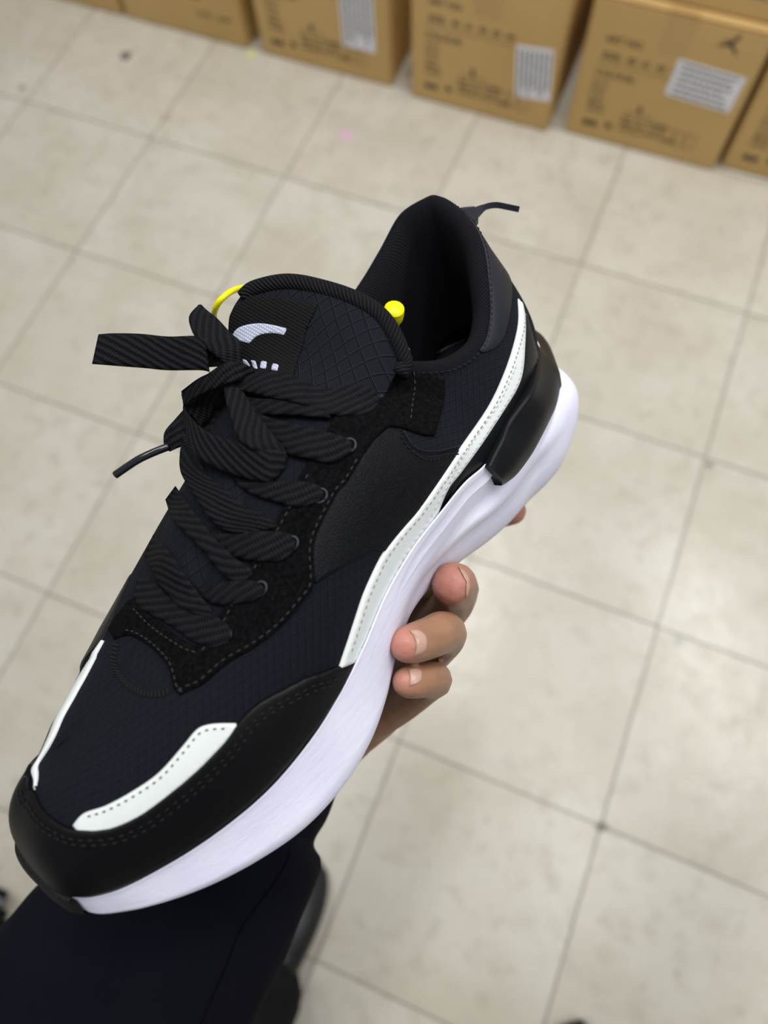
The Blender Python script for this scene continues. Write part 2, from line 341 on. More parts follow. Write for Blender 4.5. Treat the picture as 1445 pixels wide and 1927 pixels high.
    return e
H = 0.275
carton(-0.235, 0.071, 0.297, 0, H, 'leftmost brown cardboard carton, mostly cut off by the upper left photo edge')
carton(0.083, 0.384, 0.297, 0, H, 'second brown cardboard carton from the left, printed, no sticker in view', alt=True)
carton(0.420, 0.720, 0.297, 0, H, 'brown carton with an upright white sticker, a dark gap on its right', lab=(.232, .143, .072, .15, 0.0, 'v'))
carton(0.768, 1.060, 0.287, 0, H, 'brown carton above the shoe heel with a tilted upright white sticker', lab=(.247, .118, .07, .105, -0.10, 'v'))
carton(1.094, 1.392, 0.300, 0, H, 'brown carton at the right with a crosswise white sticker and a black emblem', lab=(.222, .165, .118, .07, 0.05, 'h'), emblem=True)
carton(1.403, 1.70, 0.315, 0, H, 'rightmost brown carton in the floor row, cut off by the right photo edge')
carton(1.14, 1.44, 0.318, H + .0035, H, 'brown carton stacked in the upper row on the stickered cartons at top right', emblem=True)

# ================================================================== SHOE FRAME (mm inside, x to toe, y to outer side, z up)
RS = Matrix(((-0.65119484, 0.67453692, -0.34777181), (-0.64801261, -0.25570644, 0.71742168), (0.39499992, 0.69254181, 0.60362314)))
TS = Vector((0.08451989, 0.04773932, -0.37646829))
SHOE_M = Matrix.Translation(CAM_LOC) @ CAM_R.to_4x4() @ (Matrix.Translation(TS) @ RS.to_4x4())
CS = -(RS.transposed() @ TS) * 1000.0      # camera in shoe mm
def rdir(u, v): return (RS.transposed() @ Vector(((u - IW / 2) / FPX, -(v - IH / 2) / FPX, -1.0)))
def atd(u, v, depth): return CS + rdir(u, v) * depth      # point at camera depth (mm)
def atax(u, v, ax, val):
    d = rdir(u, v); return CS + d * ((val - CS[ax]) / d[ax])
MM = 0.001
sneaker = empty('sneaker', (0, 0, 0), 'black sneaker with white side stripe and thick white foam sole held in the hand', 'shoe'); sneaker.matrix_world = SHOE_M
def S(name, vs, fs, mat, parent=None, uvs=None, smooth=True, label=None, kind=None):
    return mesh(name, [Vector(v) * MM for v in vs], fs, mat, parent or sneaker, smooth, uvs, label, kind)

# upper shell: stations round the foot  F(eather) , T(op) , w = 1 closed over / 0 collar
ST = [((286, -6, 32), (258, -4, 60.5), 1), ((284, 18, 30), (256, 0, 61), 1), ((275, 30, 29), (252, 2, 62), 1), ((259, 38.5, 28), (245, 3, 64), 1), ((241, 45.5, 28), (236, 3, 66.5), 1),
      ((222, 51, 30), (224, 3, 70), 1), ((203, 53.5, 34), (209, 3, 75), 1), ((187, 53, 38.5), (190, 3, 83), 1), ((171, 51, 44), (170, 3, 93), 1), ((154, 48.5, 50.5), (150, 3, 102), 1), ((136, 47, 55), (132, 4, 109), 1),
      ((118, 46.5, 57), (114, 11, 108), .7), ((103, 45, 57), (101, 19, 102.5), .3), ((89, 43, 54), (88, 25.5, 92.5), 0), ((75, 42, 56), (76, 31, 87), 0), ((60, 40, 58), (62, 32.5, 86.5), 0), ((46, 36, 59), (50, 29, 91), 0),
      ((33, 30, 58), (38, 22.5, 101), 0), ((20, 21, 57), (27, 14, 110), 0), ((12, 10, 56), (20, 3, 117), 0), ((9, -2, 55), (14, -13, 121), 0),
      ((13, -15, 56), (17, -21, 121), 0), ((27, -26, 57), (26, -30, 118), 0), ((45, -31, 57), (42, -31, 111), 0), ((62, -34, 56), (55, -31, 106), 0), ((78, -35, 55), (68, -31, 102), 0), ((95, -36, 55), (82, -28, 101), 0),
      ((112, -37, 54), (97, -18, 105), .3), ((130, -39, 52), (114, -6, 110), .7), ((150, -41, 47), (132, 0, 109), 1), ((170, -43, 42), (151, 2, 101.6), 1), ((190, -44.5, 37), (171, 3, 92.5), 1), ((210, -45, 33), (191, 3, 82.5), 1),
      ((228, -42.5, 30), (209, 3, 75), 1), ((243, -37, 29), (226, 3, 69.4), 1), ((257, -29.5, 29), (241, 2, 65.3), 1), ((268, -21, 30), (251, 0, 62.4), 1), ((278, -13.5, 31), (256, -2, 61), 1)]
NSEG, NT_ = 14, 56
ring = spline([(*f, *t, w_) for f, t, w_ in ST], NSEG, True); NS = len(ring)
RIDGE = [(110, 3, 112), (132, 2.5, 109), (150, 2.5, 102), (170, 3, 93), (190, 3, 83), (209, 3, 75), (224, 3, 70), (236, 2.5, 66.5), (245, 1.5, 64), (252, 0, 61), (257.5, -3, 58.5), (262, -3, 57)]
def ridge(x):
    for k in range(len(RIDGE) - 1):
        if x <= RIDGE[k + 1][0] or k == len(RIDGE) - 2:
            t = (x - RIDGE[k][0]) / (RIDGE[k + 1][0] - RIDGE[k][0]); g = lambda i: RIDGE[max(0, min(len(RIDGE) - 1, i))]; c = cr(g(k - 1), g(k), g(k + 1), g(k + 2), max(0, min(1, t))); return c[1], c[2]
def profile(q, t):
    F = Vector(q[0:3]); Tt = Vector(q[3:6]); w_ = min(1, max(0, q[6]))
    if w_ > .9:
        r = ridge(min(257.5, Tt.x)); f_ = (w_ - .9) * 10; Tt = Tt.lerp(Vector((min(257.5, Tt.x), r[0], r[1])), f_)
    hd = Vector((F.x - Tt.x, F.y - Tt.y, 0)); h = Tt.z - F.z
    cx = min(max(F.x, 40), 250); out = Vector((F.x - cx, F.y, 0))
    out = out.normalized() if out.length > 1 else Vector((1, 0, 0))
    P1a = F + Vector((0, 0, h * (.60 + .26 * max(0, min(1, (F.y - 5) / 28)) * (1 - .3 * max(0, min(1, (F.x - 240) / 40))) + (.08 if F.y < 0 and F.x < 240 else 0)))) + out * (1.2 + 1.8 * max(0, min(1, F.y / 25))); P2a = Tt + hd * .62
    P1b = F + Vector((0, 0, h * .36)) + out * 4.5; P2b = Tt + out * 3.5 - Vector((0, 0, h * .30))
    P1 = P1b.lerp(P1a, w_); P2 = P2b.lerp(P2a, w_); u = 1 - t
    return F * u ** 3 + P1 * (3 * u * u * t) + P2 * (3 * u * t * t) + Tt * t ** 3
grid = [[profile(ring[i % NS], j / NT_) for j in range(NT_ + 1)] for i in range(NS)]
def shuv(p):
    zr = 62 + max(0, 250 - p.x) * 0.40; s = 1 if p.y > 2 else -1
    return ((p.x) * MM, (p.y + s * 0.75 * max(0, zr - p.z)) * MM)
vs = [p for row in grid for p in row]; N1 = NT_ + 1
fs = [(i * N1 + j, ((i + 1) % NS) * N1 + j, ((i + 1) % NS) * N1 + j + 1, i * N1 + j + 1) for i in range(NS) for j in range(NT_)]
S('upper', vs, fs, M['rip'], uvs=[shuv(p) for p in vs], label='black ripstop fabric upper')
shell_bvh = BVHTree.FromPolygons(vs, fs)
# vertex normals of the shell
shn = [Vector() for _ in vs]
for f in fs:
    n = (vs[f[2]] - vs[f[0]]).cross(vs[f[3]] - vs[f[1]])
    for k in f: shn[k] += n
cen = Vector((150, 0, 50))
for k, n in enumerate(shn):
    n.normalize()
    c = Vector((min(max(vs[k].x, 40), 255), 0, 45))
    if n.dot(vs[k] - c) < 0: n.negate()
def smooth_normal(face, p):
    n = Vector()
    for k in fs_cur[face]: n += ncur[k] / (0.3 + (vcur[k] - p).length)
    return n.normalized()
fs_cur, ncur, vcur = fs, shn, vs
def hit(u, v, bvh=None):
    d = rdir(u, v).normalized(); p, n, k, dist = (bvh or shell_bvh).ray_cast(CS, d)
    return (p, n, k, dist)
def hit_s(u, v, lift=0.0):
    """point on shell + lift along the smooth normal, with sideways fallback to the nearest point"""
    d = rdir(u, v).normalized(); p, n, k, dist = shell_bvh.ray_cast(CS, d)
    if p is None:
        best = None; q = CS + d * 300
        for _ in range(6):
            pp, n, k, _d = shell_bvh.find_nearest(q); q = CS + d * ((pp - CS).dot(d))
        p = pp
    sn = smooth_normal(k, p)
    return p + sn * lift, sn

def patch(name, poly, H_, mat, step=5.0, round_=2.0, hitf=None, parent=None, closed_smooth=False, label=None, uvf=None, base=-0.4, holes=(), H0=0.45):
    """thick panel laid on the shell: poly traced as seen by the camera, carried onto the surface"""
    hitf = hitf or hit_s
    P = resample(list(poly) + [poly[0]], step)[:-1]; n = len(P)
    ar = sum(P[i][0] * P[(i + 1) % n][1] - P[(i + 1) % n][0] * P[i][1] for i in range(n))
    if ar < 0: P.reverse()
    def off(P, d):
        o = []
        for i in range(n):
            a, b = P[i - 1], P[(i + 1) % n]; tx, ty = b[0] - a[0], b[1] - a[1]; l = math.hypot(tx, ty) or 1; o.append((P[i][0] - ty / l * d, P[i][1] + tx / l * d))
        return o
    def inside(x, y):
        c = False; j = n - 1
        for i in range(n):
            (x1, y1), (x2, y2) = P[i], P[j]
            if (y1 > y) != (y2 > y) and x < (x2 - x1) * (y - y1) / (y2 - y1) + x1: c = not c
            j = i
        return c
    def dist(x, y):
        m = 1e9
        for i in range(n):
            (x1, y1), (x2, y2) = P[i], P[(i + 1) % n]; dx, dy = x2 - x1, y2 - y1; L2 = dx * dx + dy * dy or 1
            t = max(0, min(1, ((x - x1) * dx + (y - y1) * dy) / L2)); m = min(m, math.hypot(x - x1 - t * dx, y - y1 - t * dy))
        return m
    inner = [q for q in off(P, round_) if inside(*q) and dist(*q) > round_ * .8]
    pts = list(P) + inner
    x0, x1 = min(p[0] for p in P), max(p[0] for p in P); y0, y1 = min(p[1] for p in P), max(p[1] for p in P)
    r = 0; y = y0
    while y < y1:
        x = x0 + (step / 2 if r % 2 else 0)
        while x < x1:
            if inside(x, y) and dist(x, y) > round_ + step * .45: pts.append((x, y))
            x += step
        y += step * .866; r += 1
    res = delaunay_2d_cdt([Vector(p) for p in pts], [(i, (i + 1) % n) for i in range(n)], [], 1, 1e-4)
    pv, ef, ff = res[0], res[1], res[2]; orig = res[3]
    V, F = [], []; isb = []
    for k, q in enumerate(pv):
        d_ = dist(q.x, q.y); b = d_ < 0.3; isb.append(b); h = H_ * (H0 if b else 1.0)
        p, nn = hitf(q.x, q.y, h); V.append(p)
    F = [tuple(f) for f in ff]; nv = len(V)
    # skirt
    from collections import defaultdict
    cnt = defaultdict(int); de = {}
    for f in F:
        for a, b in zip(f, f[1:] + f[:1]): cnt[(min(a, b), max(a, b))] += 1; de[(min(a, b), max(a, b))] = (a, b)
    low = {}
    for e, c in cnt.items():
        if c == 1:
            for a in e:
                if a not in low: low[a] = len(V); V.append(hitf(pv[a].x, pv[a].y, base)[0])
    for e, c in cnt.items():
        if c == 1: a, b = de[e]; F.append((b, a, low[a], low[b]))
    fl = []
    for f in F:    # face towards the camera side
        fl.append(f)
    a, b, c = (V[k] for k in F[len(F) // 3][:3])
    if (b - a).cross(c - a).dot(CS - a) < 0: fl = [tuple(reversed(f)) for f in F]
    return S(name, V, fl, mat, parent, uvs=[(uvf or shuv)(p) for p in V], label=label)

def stitches(name, line, lift, mat, L=1.7, gap=1.0, r=0.24, parent=None, hitf=None, closed=False, side=0.0):
    pts = [hitf(u, v, lift)[0] if hitf else hit_s(u, v, lift)[0] for u, v in resample(line, 4)]
    P = resample([tuple(p) for p in pts], 0.3); st = (L + gap); vs_, fs_ = [], []; k = 0; seg = int(L / 0.3); adv = max(1, int(round(st / 0.3)))
    while k + seg < len(P):
        q = [Vector(P[k + i]) for i in range(0, seg + 1, max(1, seg // 3))]
        rr = [r * .55] + [r] * (len(q) - 2) + [r * .55]
        a, b = tube(q, rr, 6); o = len(vs_); vs_ += a; fs_ += [tuple(x + o for x in f) for f in b]; k += adv
    if vs_: return S(name, vs_, fs_, mat, parent, kind='stuff')
def offset_line(line, d):
    o = []; n = len(line)
    for i in range(n):
        a, b = line[max(0, i - 1)], line[min(n - 1, i + 1)]; tx, ty = b[0] - a[0], b[1] - a[1]; l = math.hypot(tx, ty) or 1; o.append((line[i][0] - ty / l * d, line[i][1] + tx / l * d))
    return o
def sm(line, n=5): return spline(line, n)

# ------------------------------------------------------------------ midsole: rings from feather down to the ground
def ringz(pts): return spline(pts, NSEG, True)
feather = [f for f, t, w_ in ST]
def shift(p, dout, z):
    x, y = p[0], p[1]; cx = min(max(x, 45), 245); o = Vector((x - cx, y, 0)); o = o.normalized() if o.length > 1 else Vector((1, 0, 0)); return (x + o.x * dout, y + o.y * dout, z)
#  dout mid, z mid, dout bulge, z bulge, dout bottom, z bottom  for each station
def mids(x, side):
    # heights of the lower surface (rocker) by x, in mm
    tab = [(-10, 16), (10, 9), (40, 5), (80, 5), (105, 9), (130, 15), (150, 14), (172, 7), (200, 3), (235, 4), (262, 9), (280, 17), (295, 26)]
    for (a, za), (b, zb) in zip(tab, tab[1:]):
        if a <= x <= b: t = (x - a) / (b - a); t = t * t * (3 - 2 * t); return za + (zb - za) * t
    return 16 if x < 0 else 26
lat = dict(mid={}, bul={})
# lower bulge outward offsets by station (measured against the photograph)
BUL = [1, 2, 2, 3, 4, 4, 3, 3, 1, -3, -8, -10, -9, -7, -5, -4, 1, 6, 12, 15, 15, 13, 8, 4, 3, 0, -2, -3, -3, -1, 2, 3, 4, 4, 3, 3, 2, 1]
BOT = [-4, -3, -3, -2, -1, 0, -2, -4, -9, -13, -16, -18, -17, -14, -12, -10, -5, 0, 5, 8, 8, 6, 2, -2, -5, -8, -10, -10, -9, -7, -4, -2, -1, -1, -2, -3, -4, -4]
ringA, ringM, ringB, ringC = [], [], [], []
for k, f in enumerate(feather):
    zb = mids(f[0], 1)
    zA = f[2]; bz = zb + (zA - zb) * .36
    ea = {7: .5, 15: .9, 16: .3}.get(k, 1.3 if 8 <= k <= 14 else 0)
    ringA.append(shift(f, 0.8 + ea, zA)); mo = BUL[k] * .35 + ea * .6
    if 9 <= k <= 15: mo = BUL[k] * .30 + 1.6
    ringM.append(shift(f, mo + .8, zA - (zA - bz) * .5)); ringB.append(shift(f, BUL[k], bz)); ringC.append(shift(f, BOT[k], zb))
RA, RM, RB, RC = map(ringz, (ringA, ringM, ringB, ringC))
vs2, NJ = [], 0
def sole_row(i):
    A, Mi, B, C = (Vector(r[i]) for r in (RA, RM, RB, RC)); k = i / NSEG
    inner = Vector(shift(A, 0, A.z - 6)); lip = Vector(shift(A, .4, A.z + 1.2)); A2 = Vector(shift(A, -.4, A.z + .9))
    row = [inner, A2, lip] + [Vector(p) for p in spline([tuple(A), tuple(Mi), tuple(B)], 7)]
    # ledge above the bulge in the heel / arch
    g = max(0.0, 1 - abs(k - 15.2) / 5.0)
    if g > 0:
        g = min(1, g * 2.2)
        for q, (dz, do) in {3: (0, -.6), 4: (0, -1.2), 5: (0, -1.8), 6: (0, -2.4), 7: (0, -3.0), 8: (0, -3.4), 9: (0, -3.6), 10: (0, .6), 11: (0, 2.0), 12: (0, 2.0), 13: (0, 1.4), 14: (0, .6)}.items():
            p = row[2 + q]; row[2 + q] = Vector(shift(p, do * g * .8, p.z))
    Bv = Vector(B); Cv = Vector(C)
    for t in (.25, .5, .75, 1.0):
        p = Bv.lerp(Cv, t); b = math.sin(t * math.pi) * 1.6; row.append(Vector(shift(p, b, p.z)))
    row.append(Vector(shift(C, -4, C[2] - .6)))
    return row
rows = [sole_row(i) for i in range(NS)]; NJ = len(rows[0]); vs2 = [p for r in rows for p in r]
fs2 = [(i * NJ + j, i * NJ + j + 1, ((i + 1) % NS) * NJ + j + 1, ((i + 1) % NS) * NJ + j) for i in range(NS) for j in range(NJ - 1)]
ms = S('midsole', vs2, fs2, M['foam'], label='thick sculpted white foam midsole')
# close bottom of the foam and insole by simple strips lateral-medial
def cap_strip(j, name, mat, dz=0, hgt=None, label=None, w_=1.0):
    P = [rows[i][j] for i in range(NS)]; hf = 20 * NSEG; A = P[:hf + 1]; B = [P[(-i) % NS] for i in range(NS - hf + 1)]
    A = resample([tuple(p) for p in A], 3.0)[:110]; nA = len(A) - 1; B = resample([tuple(p) for p in B], 3.0)
    n = 90; A = resample(A, 1e9) if False else A
    def samp(L, t): k = t * (len(L) - 1); a = int(k); b = min(len(L) - 1, a + 1); return Vector(L[a]).lerp(Vector(L[b]), k - a)
    V, F = [], []
    for i in range(n + 1):
        a, b = samp(A, i / n), samp(B, i / n)
        for q in range(9):
            p = a.lerp(b, q / 8); p.z = (hgt if hgt is not None else p.z) + dz; V.append(p)
    for i in range(n):
        for q in range(8): F.append((i * 9 + q, i * 9 + q + 1, (i + 1) * 9 + q + 1, (i + 1) * 9 + q))
    return V, F
V, F = cap_strip(NJ - 1, 'x', None)
nb = len(V); V2 = [v - Vector((0, 0, 3.0)) for v in V]
edge = [i * 9 for i in range(91)] + [90 * 9 + 8 - 0] + [i * 9 + 8 for i in range(89, -1, -1)]
Fo = [tuple(reversed(f)) for f in F] + [tuple(k + nb for k in f) for f in F]
for a, b in zip(edge, edge[1:] + edge[:1]): Fo.append((a, b, b + nb, a + nb))
outs = S('outsole', V + V2, Fo, M['rubber'], smooth=False, label='thin black rubber outsole')
# tread lugs under the forefoot and heel
lv, lf = [], []
for gx in range(-4, 25):
    for gy in range(-4, 5):
        x, y = gx * 12 + 6, gy * 9
        if 92 < x < 165 or x > 268 or x < 10: continue
        hw = (42 - max(0, x - 225) * .45) if x > 165 else 26
        if abs(y + (0 if x > 165 else 2)) > hw - 4: continue
        z = mids(x, 1) - 3.4; k = len(lv)
        for dx, dy in ((-4, -3), (4, -3), (4, 3), (-4, 3)): lv.append(Vector((x + dx, y + dy, z + 1.2)))
        for dx, dy in ((-3.5, -2.5), (3.5, -2.5), (3.5, 2.5), (-3.5, 2.5)): lv.append(Vector((x + dx, y + dy, z - 1.0)))
        lf += [(k, k + 1, k + 5, k + 4), (k + 1, k + 2, k + 6, k + 5), (k + 2, k + 3, k + 7, k + 6), (k + 3, k, k + 4, k + 7), (k + 4, k + 5, k + 6, k + 7)]
S('tread', lv, lf, M['rubber'], outs, smooth=False, kind='stuff')
# insole
P = [profile(ring[i], .04) for i in range(NS)]
def lerp_loop(P, z, scale):
    hf = 20 * NSEG; A = P[:hf + 1]; B = [P[(-i) % NS] for i in range(NS - hf + 1)]; V, F = [], []; n = 60
    def samp(L, t): k = t * (len(L) - 1); a = int(k); b = min(len(L) - 1, a + 1); return Vector(L[a]).lerp(Vector(L[b]), k - a)
    for i in range(n + 1):
        a, b = samp(A, i / n), samp(B, i / n); m = (a + b) / 2
        for q in range(5): p = m + (a.lerp(b, q / 4) - m) * scale; p.z = z(p.x); V.append(p)
    for i in range(n):
        for q in range(4): F.append((i * 5 + q, i * 5 + q + 1, (i + 1) * 5 + q + 1, (i + 1) * 5 + q))
    return V, F
V, F = lerp_loop(P, lambda x: 56 - 22 * min(1, max(0, (x - 110) / 90)), 1.0)
S('insole', V, F, M['lining'], uvs=[(p.x * MM, p.y * MM) for p in V], label='black insole deep inside')

# toe bumper: black rubber wrapping the toe tip
V, F = [], []
i0, i1 = -4 * NSEG, int(1.25 * NSEG); K = i1 - i0
for a in range(K + 1):
    i = (i0 + a) % NS; r = rows[i]; t = a / K; fade = min(1, (1 - t) * 4.0, t * 3.0) ** .7
    A = Vector(RA[i]); up = A + Vector((0, 0, 2.0 + 3.5 * fade)); up = Vector(shift(up, 2.2, up.z))
    prof = [Vector(shift(A, -1.0, up.z - .3)), up] + [Vector(shift(p, 4.2 * fade + .6, p.z)) for p in (A, Vector(RM[i]), Vector(RB[i]), Vector(RC[i]))] + [Vector(shift(RC[i], -6, RC[i][2] - 1))]
    prof = [Vector(p) for p in spline([tuple(p) for p in prof], 3)]; V += prof
nj = len(prof)
for a in range(K):
    for j in range(nj - 1): F.append((a * nj + j, a * nj + j + 1, (a + 1) * nj + j + 1, (a + 1) * nj + j))
S('toe_bumper', V, F, M['rubber'], label='black rubber bumper over the toe tip')

# heel clip: black plastic wrapped round the heel above the foam
clipU = [(923, 880), (935, 855), (949, 827), (961, 796), (984, 764), (1003, 738), (1013, 706), (1016, 675), (1011, 648)]
clipL = [(944, 914), (958, 905), (975, 890), (1000, 856), (1018, 824), (1034, 792), (1046, 765), (1053, 735), (1054, 712)]
UZ = [55, 57, 59, 61, 63, 64, 63, 61, 59]; LZ = [40, 40, 40, 41, 42, 43, 44, 44, 44]
U3 = [atax(*p, 2, z) for p, z in zip(clipU, UZ)]; L3 = [atax(*p, 2, z) for p, z in zip(clipL, LZ)]
U3 += [Vector((7, 0, 59)), Vector((10, -20, 60)), Vector((26, -31, 60)), Vector((48, -36, 59)), Vector((72, -40, 57))]
L3 += [Vector((-5, 3, 44)), Vector((-2, -24, 43)), Vector((18, -38, 42)), Vector((44, -41, 40)), Vector((66, -43, 39))]
Us = spline([tuple(p) for p in U3], 6); Ls = spline([tuple(p) for p in L3], 6); V, F = [], []
for a, b in zip(Us, Ls):
    a, b = Vector(a), Vector(b); inn = Vector(shift(a, -5, a.z - 1)); m1 = Vector(shift(a.lerp(b, .25), 0.6, a.z + (b.z - a.z) * .22)); m2 = Vector(shift(a.lerp(b, .62), 2.2, a.z + (b.z - a.z) * .6)); inb = Vector(shift(b, -6, b.z - 1.5))
    V += [inn, Vector(shift(a, -1.2, a.z + .5))] + [Vector(p) for p in spline([tuple(a), tuple(m1), tuple(m2), tuple(b)], 3)] + [inb]
nj = len(V) // len(Us)
for i in range(len(Us) - 1):
    for j in range(nj - 1): F.append((i * nj + j, i * nj + j + 1, (i + 1) * nj + j + 1, (i + 1) * nj + j))
for e in (0, (len(Us) - 1) * nj): F.append(tuple(e + j for j in range(nj)))
S('heel_clip', V, F, M['clip'], label='black plastic cradle round the heel')

# ------------------------------------------------------------------ collar lining
V, F = [], []; prof = [(0, -0.5), (0.6, 1.6), (2.5, 3.0), (5.0, 2.8), (7.0, .8), (8.2, -3), (9.0, -9), (9.2, -18), (8.5, -30), (7, -44), (6, -56)]
ia, ib = int(10.2 * NSEG), int(28.8 * NSEG)
for i in range(ia, ib + 1):
    q = ring[i]; Tt = Vector(q[3:6]); c = Vector((min(max(Tt.x, 48), 82), -2, 0)); inw = Vector((c.x - Tt.x, c.y - Tt.y, 0)).normalized()
    pa, pb = Vector(ring[max(0, i - 3)][3:6]), Vector(ring[min(NS - 1, i + 3)][3:6]); tg = (pb - pa); nn = Vector((-tg.y, tg.x, 0))
    if nn.length > 1e-6:
        nn.normalize(); nn = nn if nn.dot(inw) > 0 else -nn; inw = (inw * .4 + nn * .6).normalized()
    for a, z in prof:
        p = Tt + inw * a + Vector((0, 0, z)); p.z = max(p.z, 50); V.append(p)
nj = len(prof)
for i in range(ib - ia):
    for j in range(nj - 1): F.append((i * nj + j, (i + 1) * nj + j, (i + 1) * nj + j + 1, i * nj + j + 1))
uv_ = [((i // nj) * .9 * MM, (i % nj) * 4 * MM) for i in range(len(V))]
S('collar_lining', V, F, M['lining'], uvs=uv_, label='padded black knit collar lining')
rimpx = [(837, 378), (863, 395), (888, 420), (907, 452), (920, 493), (923, 541), (925, 586), (920, 630), (904, 659), (876, 684), (844, 700), (818, 703), (793, 700)]

# ------------------------------------------------------------------ overlays traced on the shell
quarter = sm([(727, 806), (740, 806), (752, 812), (762, 826), (775, 843), (800, 856), (830, 853), (868, 846)], 4) + [(900, 805), (875, 890), (833, 955), (800, 1000), (770, 1030), (740, 1040)] + sm([(700, 1034), (672, 1050), (650, 1062), (615, 1084), (592, 1100)], 3) + sm([(588, 1080), (586, 1033), (597, 995), (631, 929), (655, 890), (680, 858), (702, 828)], 4)
patch('quarter_panel', quarter, 0.7, M['quarter'], label='grained black leather side panel')
rear = sm([(923, 541), (932, 580), (925, 600)], 3) + [(960, 700), (900, 850), (868, 846)]
# grey film at the heel collar
HEELBAND = True
if 0: stitches('stitching', sm([(930, 575), (943, 562), (950, 540), (952, 515), (946, 490)], 4), .8, M['thread'])
# black side wedge behind the white stripe
wedge = [(981, 573), (990, 590), (1003, 640), (1010, 665), (1012, 700), (1000, 735), (980, 765), (958, 794), (943, 827), (921, 867), (895, 897), (854, 932), (824, 965), (804, 994), (798, 990), (833, 960), (863, 885), (904, 830), (946, 768), (971, 725), (981, 690), (984, 640)]
patch('rear_overlay', wedge, 0.9, M['clip'], label='smooth black overlay behind the white stripe')
# white side stripe
sl = sm([(974, 563), (975, 605), (965, 652), (946, 707), (917, 767), (869, 837), (837, 885), (786, 958), (757, 992), (728, 1028), (709, 1060), (684, 1115), (670, 1156), (655, 1202), (636, 1258)], 4)
sr = sm([(981, 573), (986, 605), (985, 652), (981, 700), (970, 733), (946, 773), (904, 837), (863, 891), (837, 926), (806, 1003), (784, 1030), (763, 1064), (737, 1103), (716, 1136), (702, 1181), (688, 1226), (662, 1247)], 4)
stripe = patch('side_stripe', sl + sr[::-1], 1.3, M['white'], label='white leather stripe sweeping from heel to ball')
stitches('stitching', offset_line(sl, -8)[3:-2], 1.4, M['sthread'], 1.3, 1.1, .2, stripe)
stitches('stitching', sm([(966, 690), (937, 756), (893, 820), (855, 878), (824, 935), (797, 984), (766, 1026), (743, 1068), (722, 1112)], 4), 1.45, M['wthread'], 1.6, 1.0, .22, stripe)
stitches('stitching', offset_line(sr[10:34], 6), 1.45, M['wthread'], 1.6, 1.0, .22, stripe)
# white lateral toe stripe
tl = sm([(443, 1361), (415, 1361), (389, 1364), (369, 1374), (344, 1404), (299, 1454), (249, 1489), (199, 1516), (159, 1530), (138, 1553)], 4)
tlo = [(150, 1566), (200, 1566), (262, 1540), (320, 1496), (379, 1444), (425, 1396), (450, 1366)]
wt = patch('toe_stripe', tl + tlo, 0.9, M['white'], label='white leather stripe on the outer toe')
stitches('stitching', offset_line(tl, -9)[3:-4], 1.05, M['thread'], 1.1, 1.3, .25, wt)

# toe cap (mudguard) in shell parameters: from lateral ball round the toe to the medial side
cap_px = [(690, 1224), (663, 1247), (633, 1257), (603, 1266), (573, 1277), (523, 1302), (478, 1329), (448, 1359), (419, 1399), (369, 1449), (309, 1499), (259, 1534), (209, 1556), (164, 1561), (125, 1554), (85, 1524), (67, 1489)]
def shell_st(p):
    """nearest grid indices (s in samples, t 0..1)"""
    best = None
    q, n, f, d = shell_bvh.find_nearest(p); a = fs_cur[f]; i, j = divmod(a[0], N1)
    P0, P1, P3 = vcur[a[0]], vcur[a[1]], vcur[a[3]]
    e1, e2 = P1 - P0, P3 - P0; w1 = (q - P0).dot(e1) / max(1e-9, e1.length_squared); w2 = (q - P0).dot(e2) / max(1e-9, e2.length_squared)
    return i + max(0, min(1, w1)), (j + max(0, min(1, w2))) / NT_
ctr = []
for u, v in sm(cap_px, 4):
    p, n = hit_s(u, v); i, t = shell_st(p); i = i - NS if i > NS / 2 else i; ctr.append((i, t))
ctr = [c for c in ctr]
# extend along the medial side
def med_st(px_):
    o = []
    for u, v in px_:
        p, n = hit_s(u, v); i_, t_ = shell_st(p); o.append((i_ - NS if i_ > NS / 2 else i_, t_))
    return o
MR = med_st([(70, 1479), (76, 1459), (82, 1439), (90, 1416), (100, 1394), (119, 1354), (140, 1314), (157, 1284), (174, 1255), (197, 1207)])
ML = med_st([(61, 1481), (61, 1459), (63, 1439), (70, 1412), (80, 1386), (101, 1345), (124, 1303), (142, 1274), (164, 1243), (193, 1207)])
ctr += [(a, b - .012) for a, b in ML if a < min(c[0] for c in ctr) - 2]
e9 = ctr[-1]
ctr += [(e9[0] - 8, e9[1] - .03), (e9[0] - 20, e9[1] - .12), (e9[0] - 36, .10), (e9[0] - 46, .02)]
ctr = [c for k, c in enumerate(ctr) if k == 0 or c[0] < min(x[0] for x in ctr[:k]) - .15]
def P_st(i, t, h):
    i = i % NS; a = int(i); f = i - a
    def pt(i_, t_):
        k = min(max(t_, 0), 1) * NT_; j = min(NT_ - 1, int(k)); g = k - j; r0 = grid[i_ % NS]; return r0[j].lerp(r0[j + 1], g)
    def nm(i_, t_):
        k = min(max(t_, 0), 1) * NT_; j = min(NT_ - 1, int(k)); g = k - j; return shn[(i_ % NS) * N1 + j].lerp(shn[(i_ % NS) * N1 + j + 1], g)
    return pt(a, t).lerp(pt(a + 1, t), f) + nm(a, t).lerp(nm(a + 1, t), f).normalized() * h
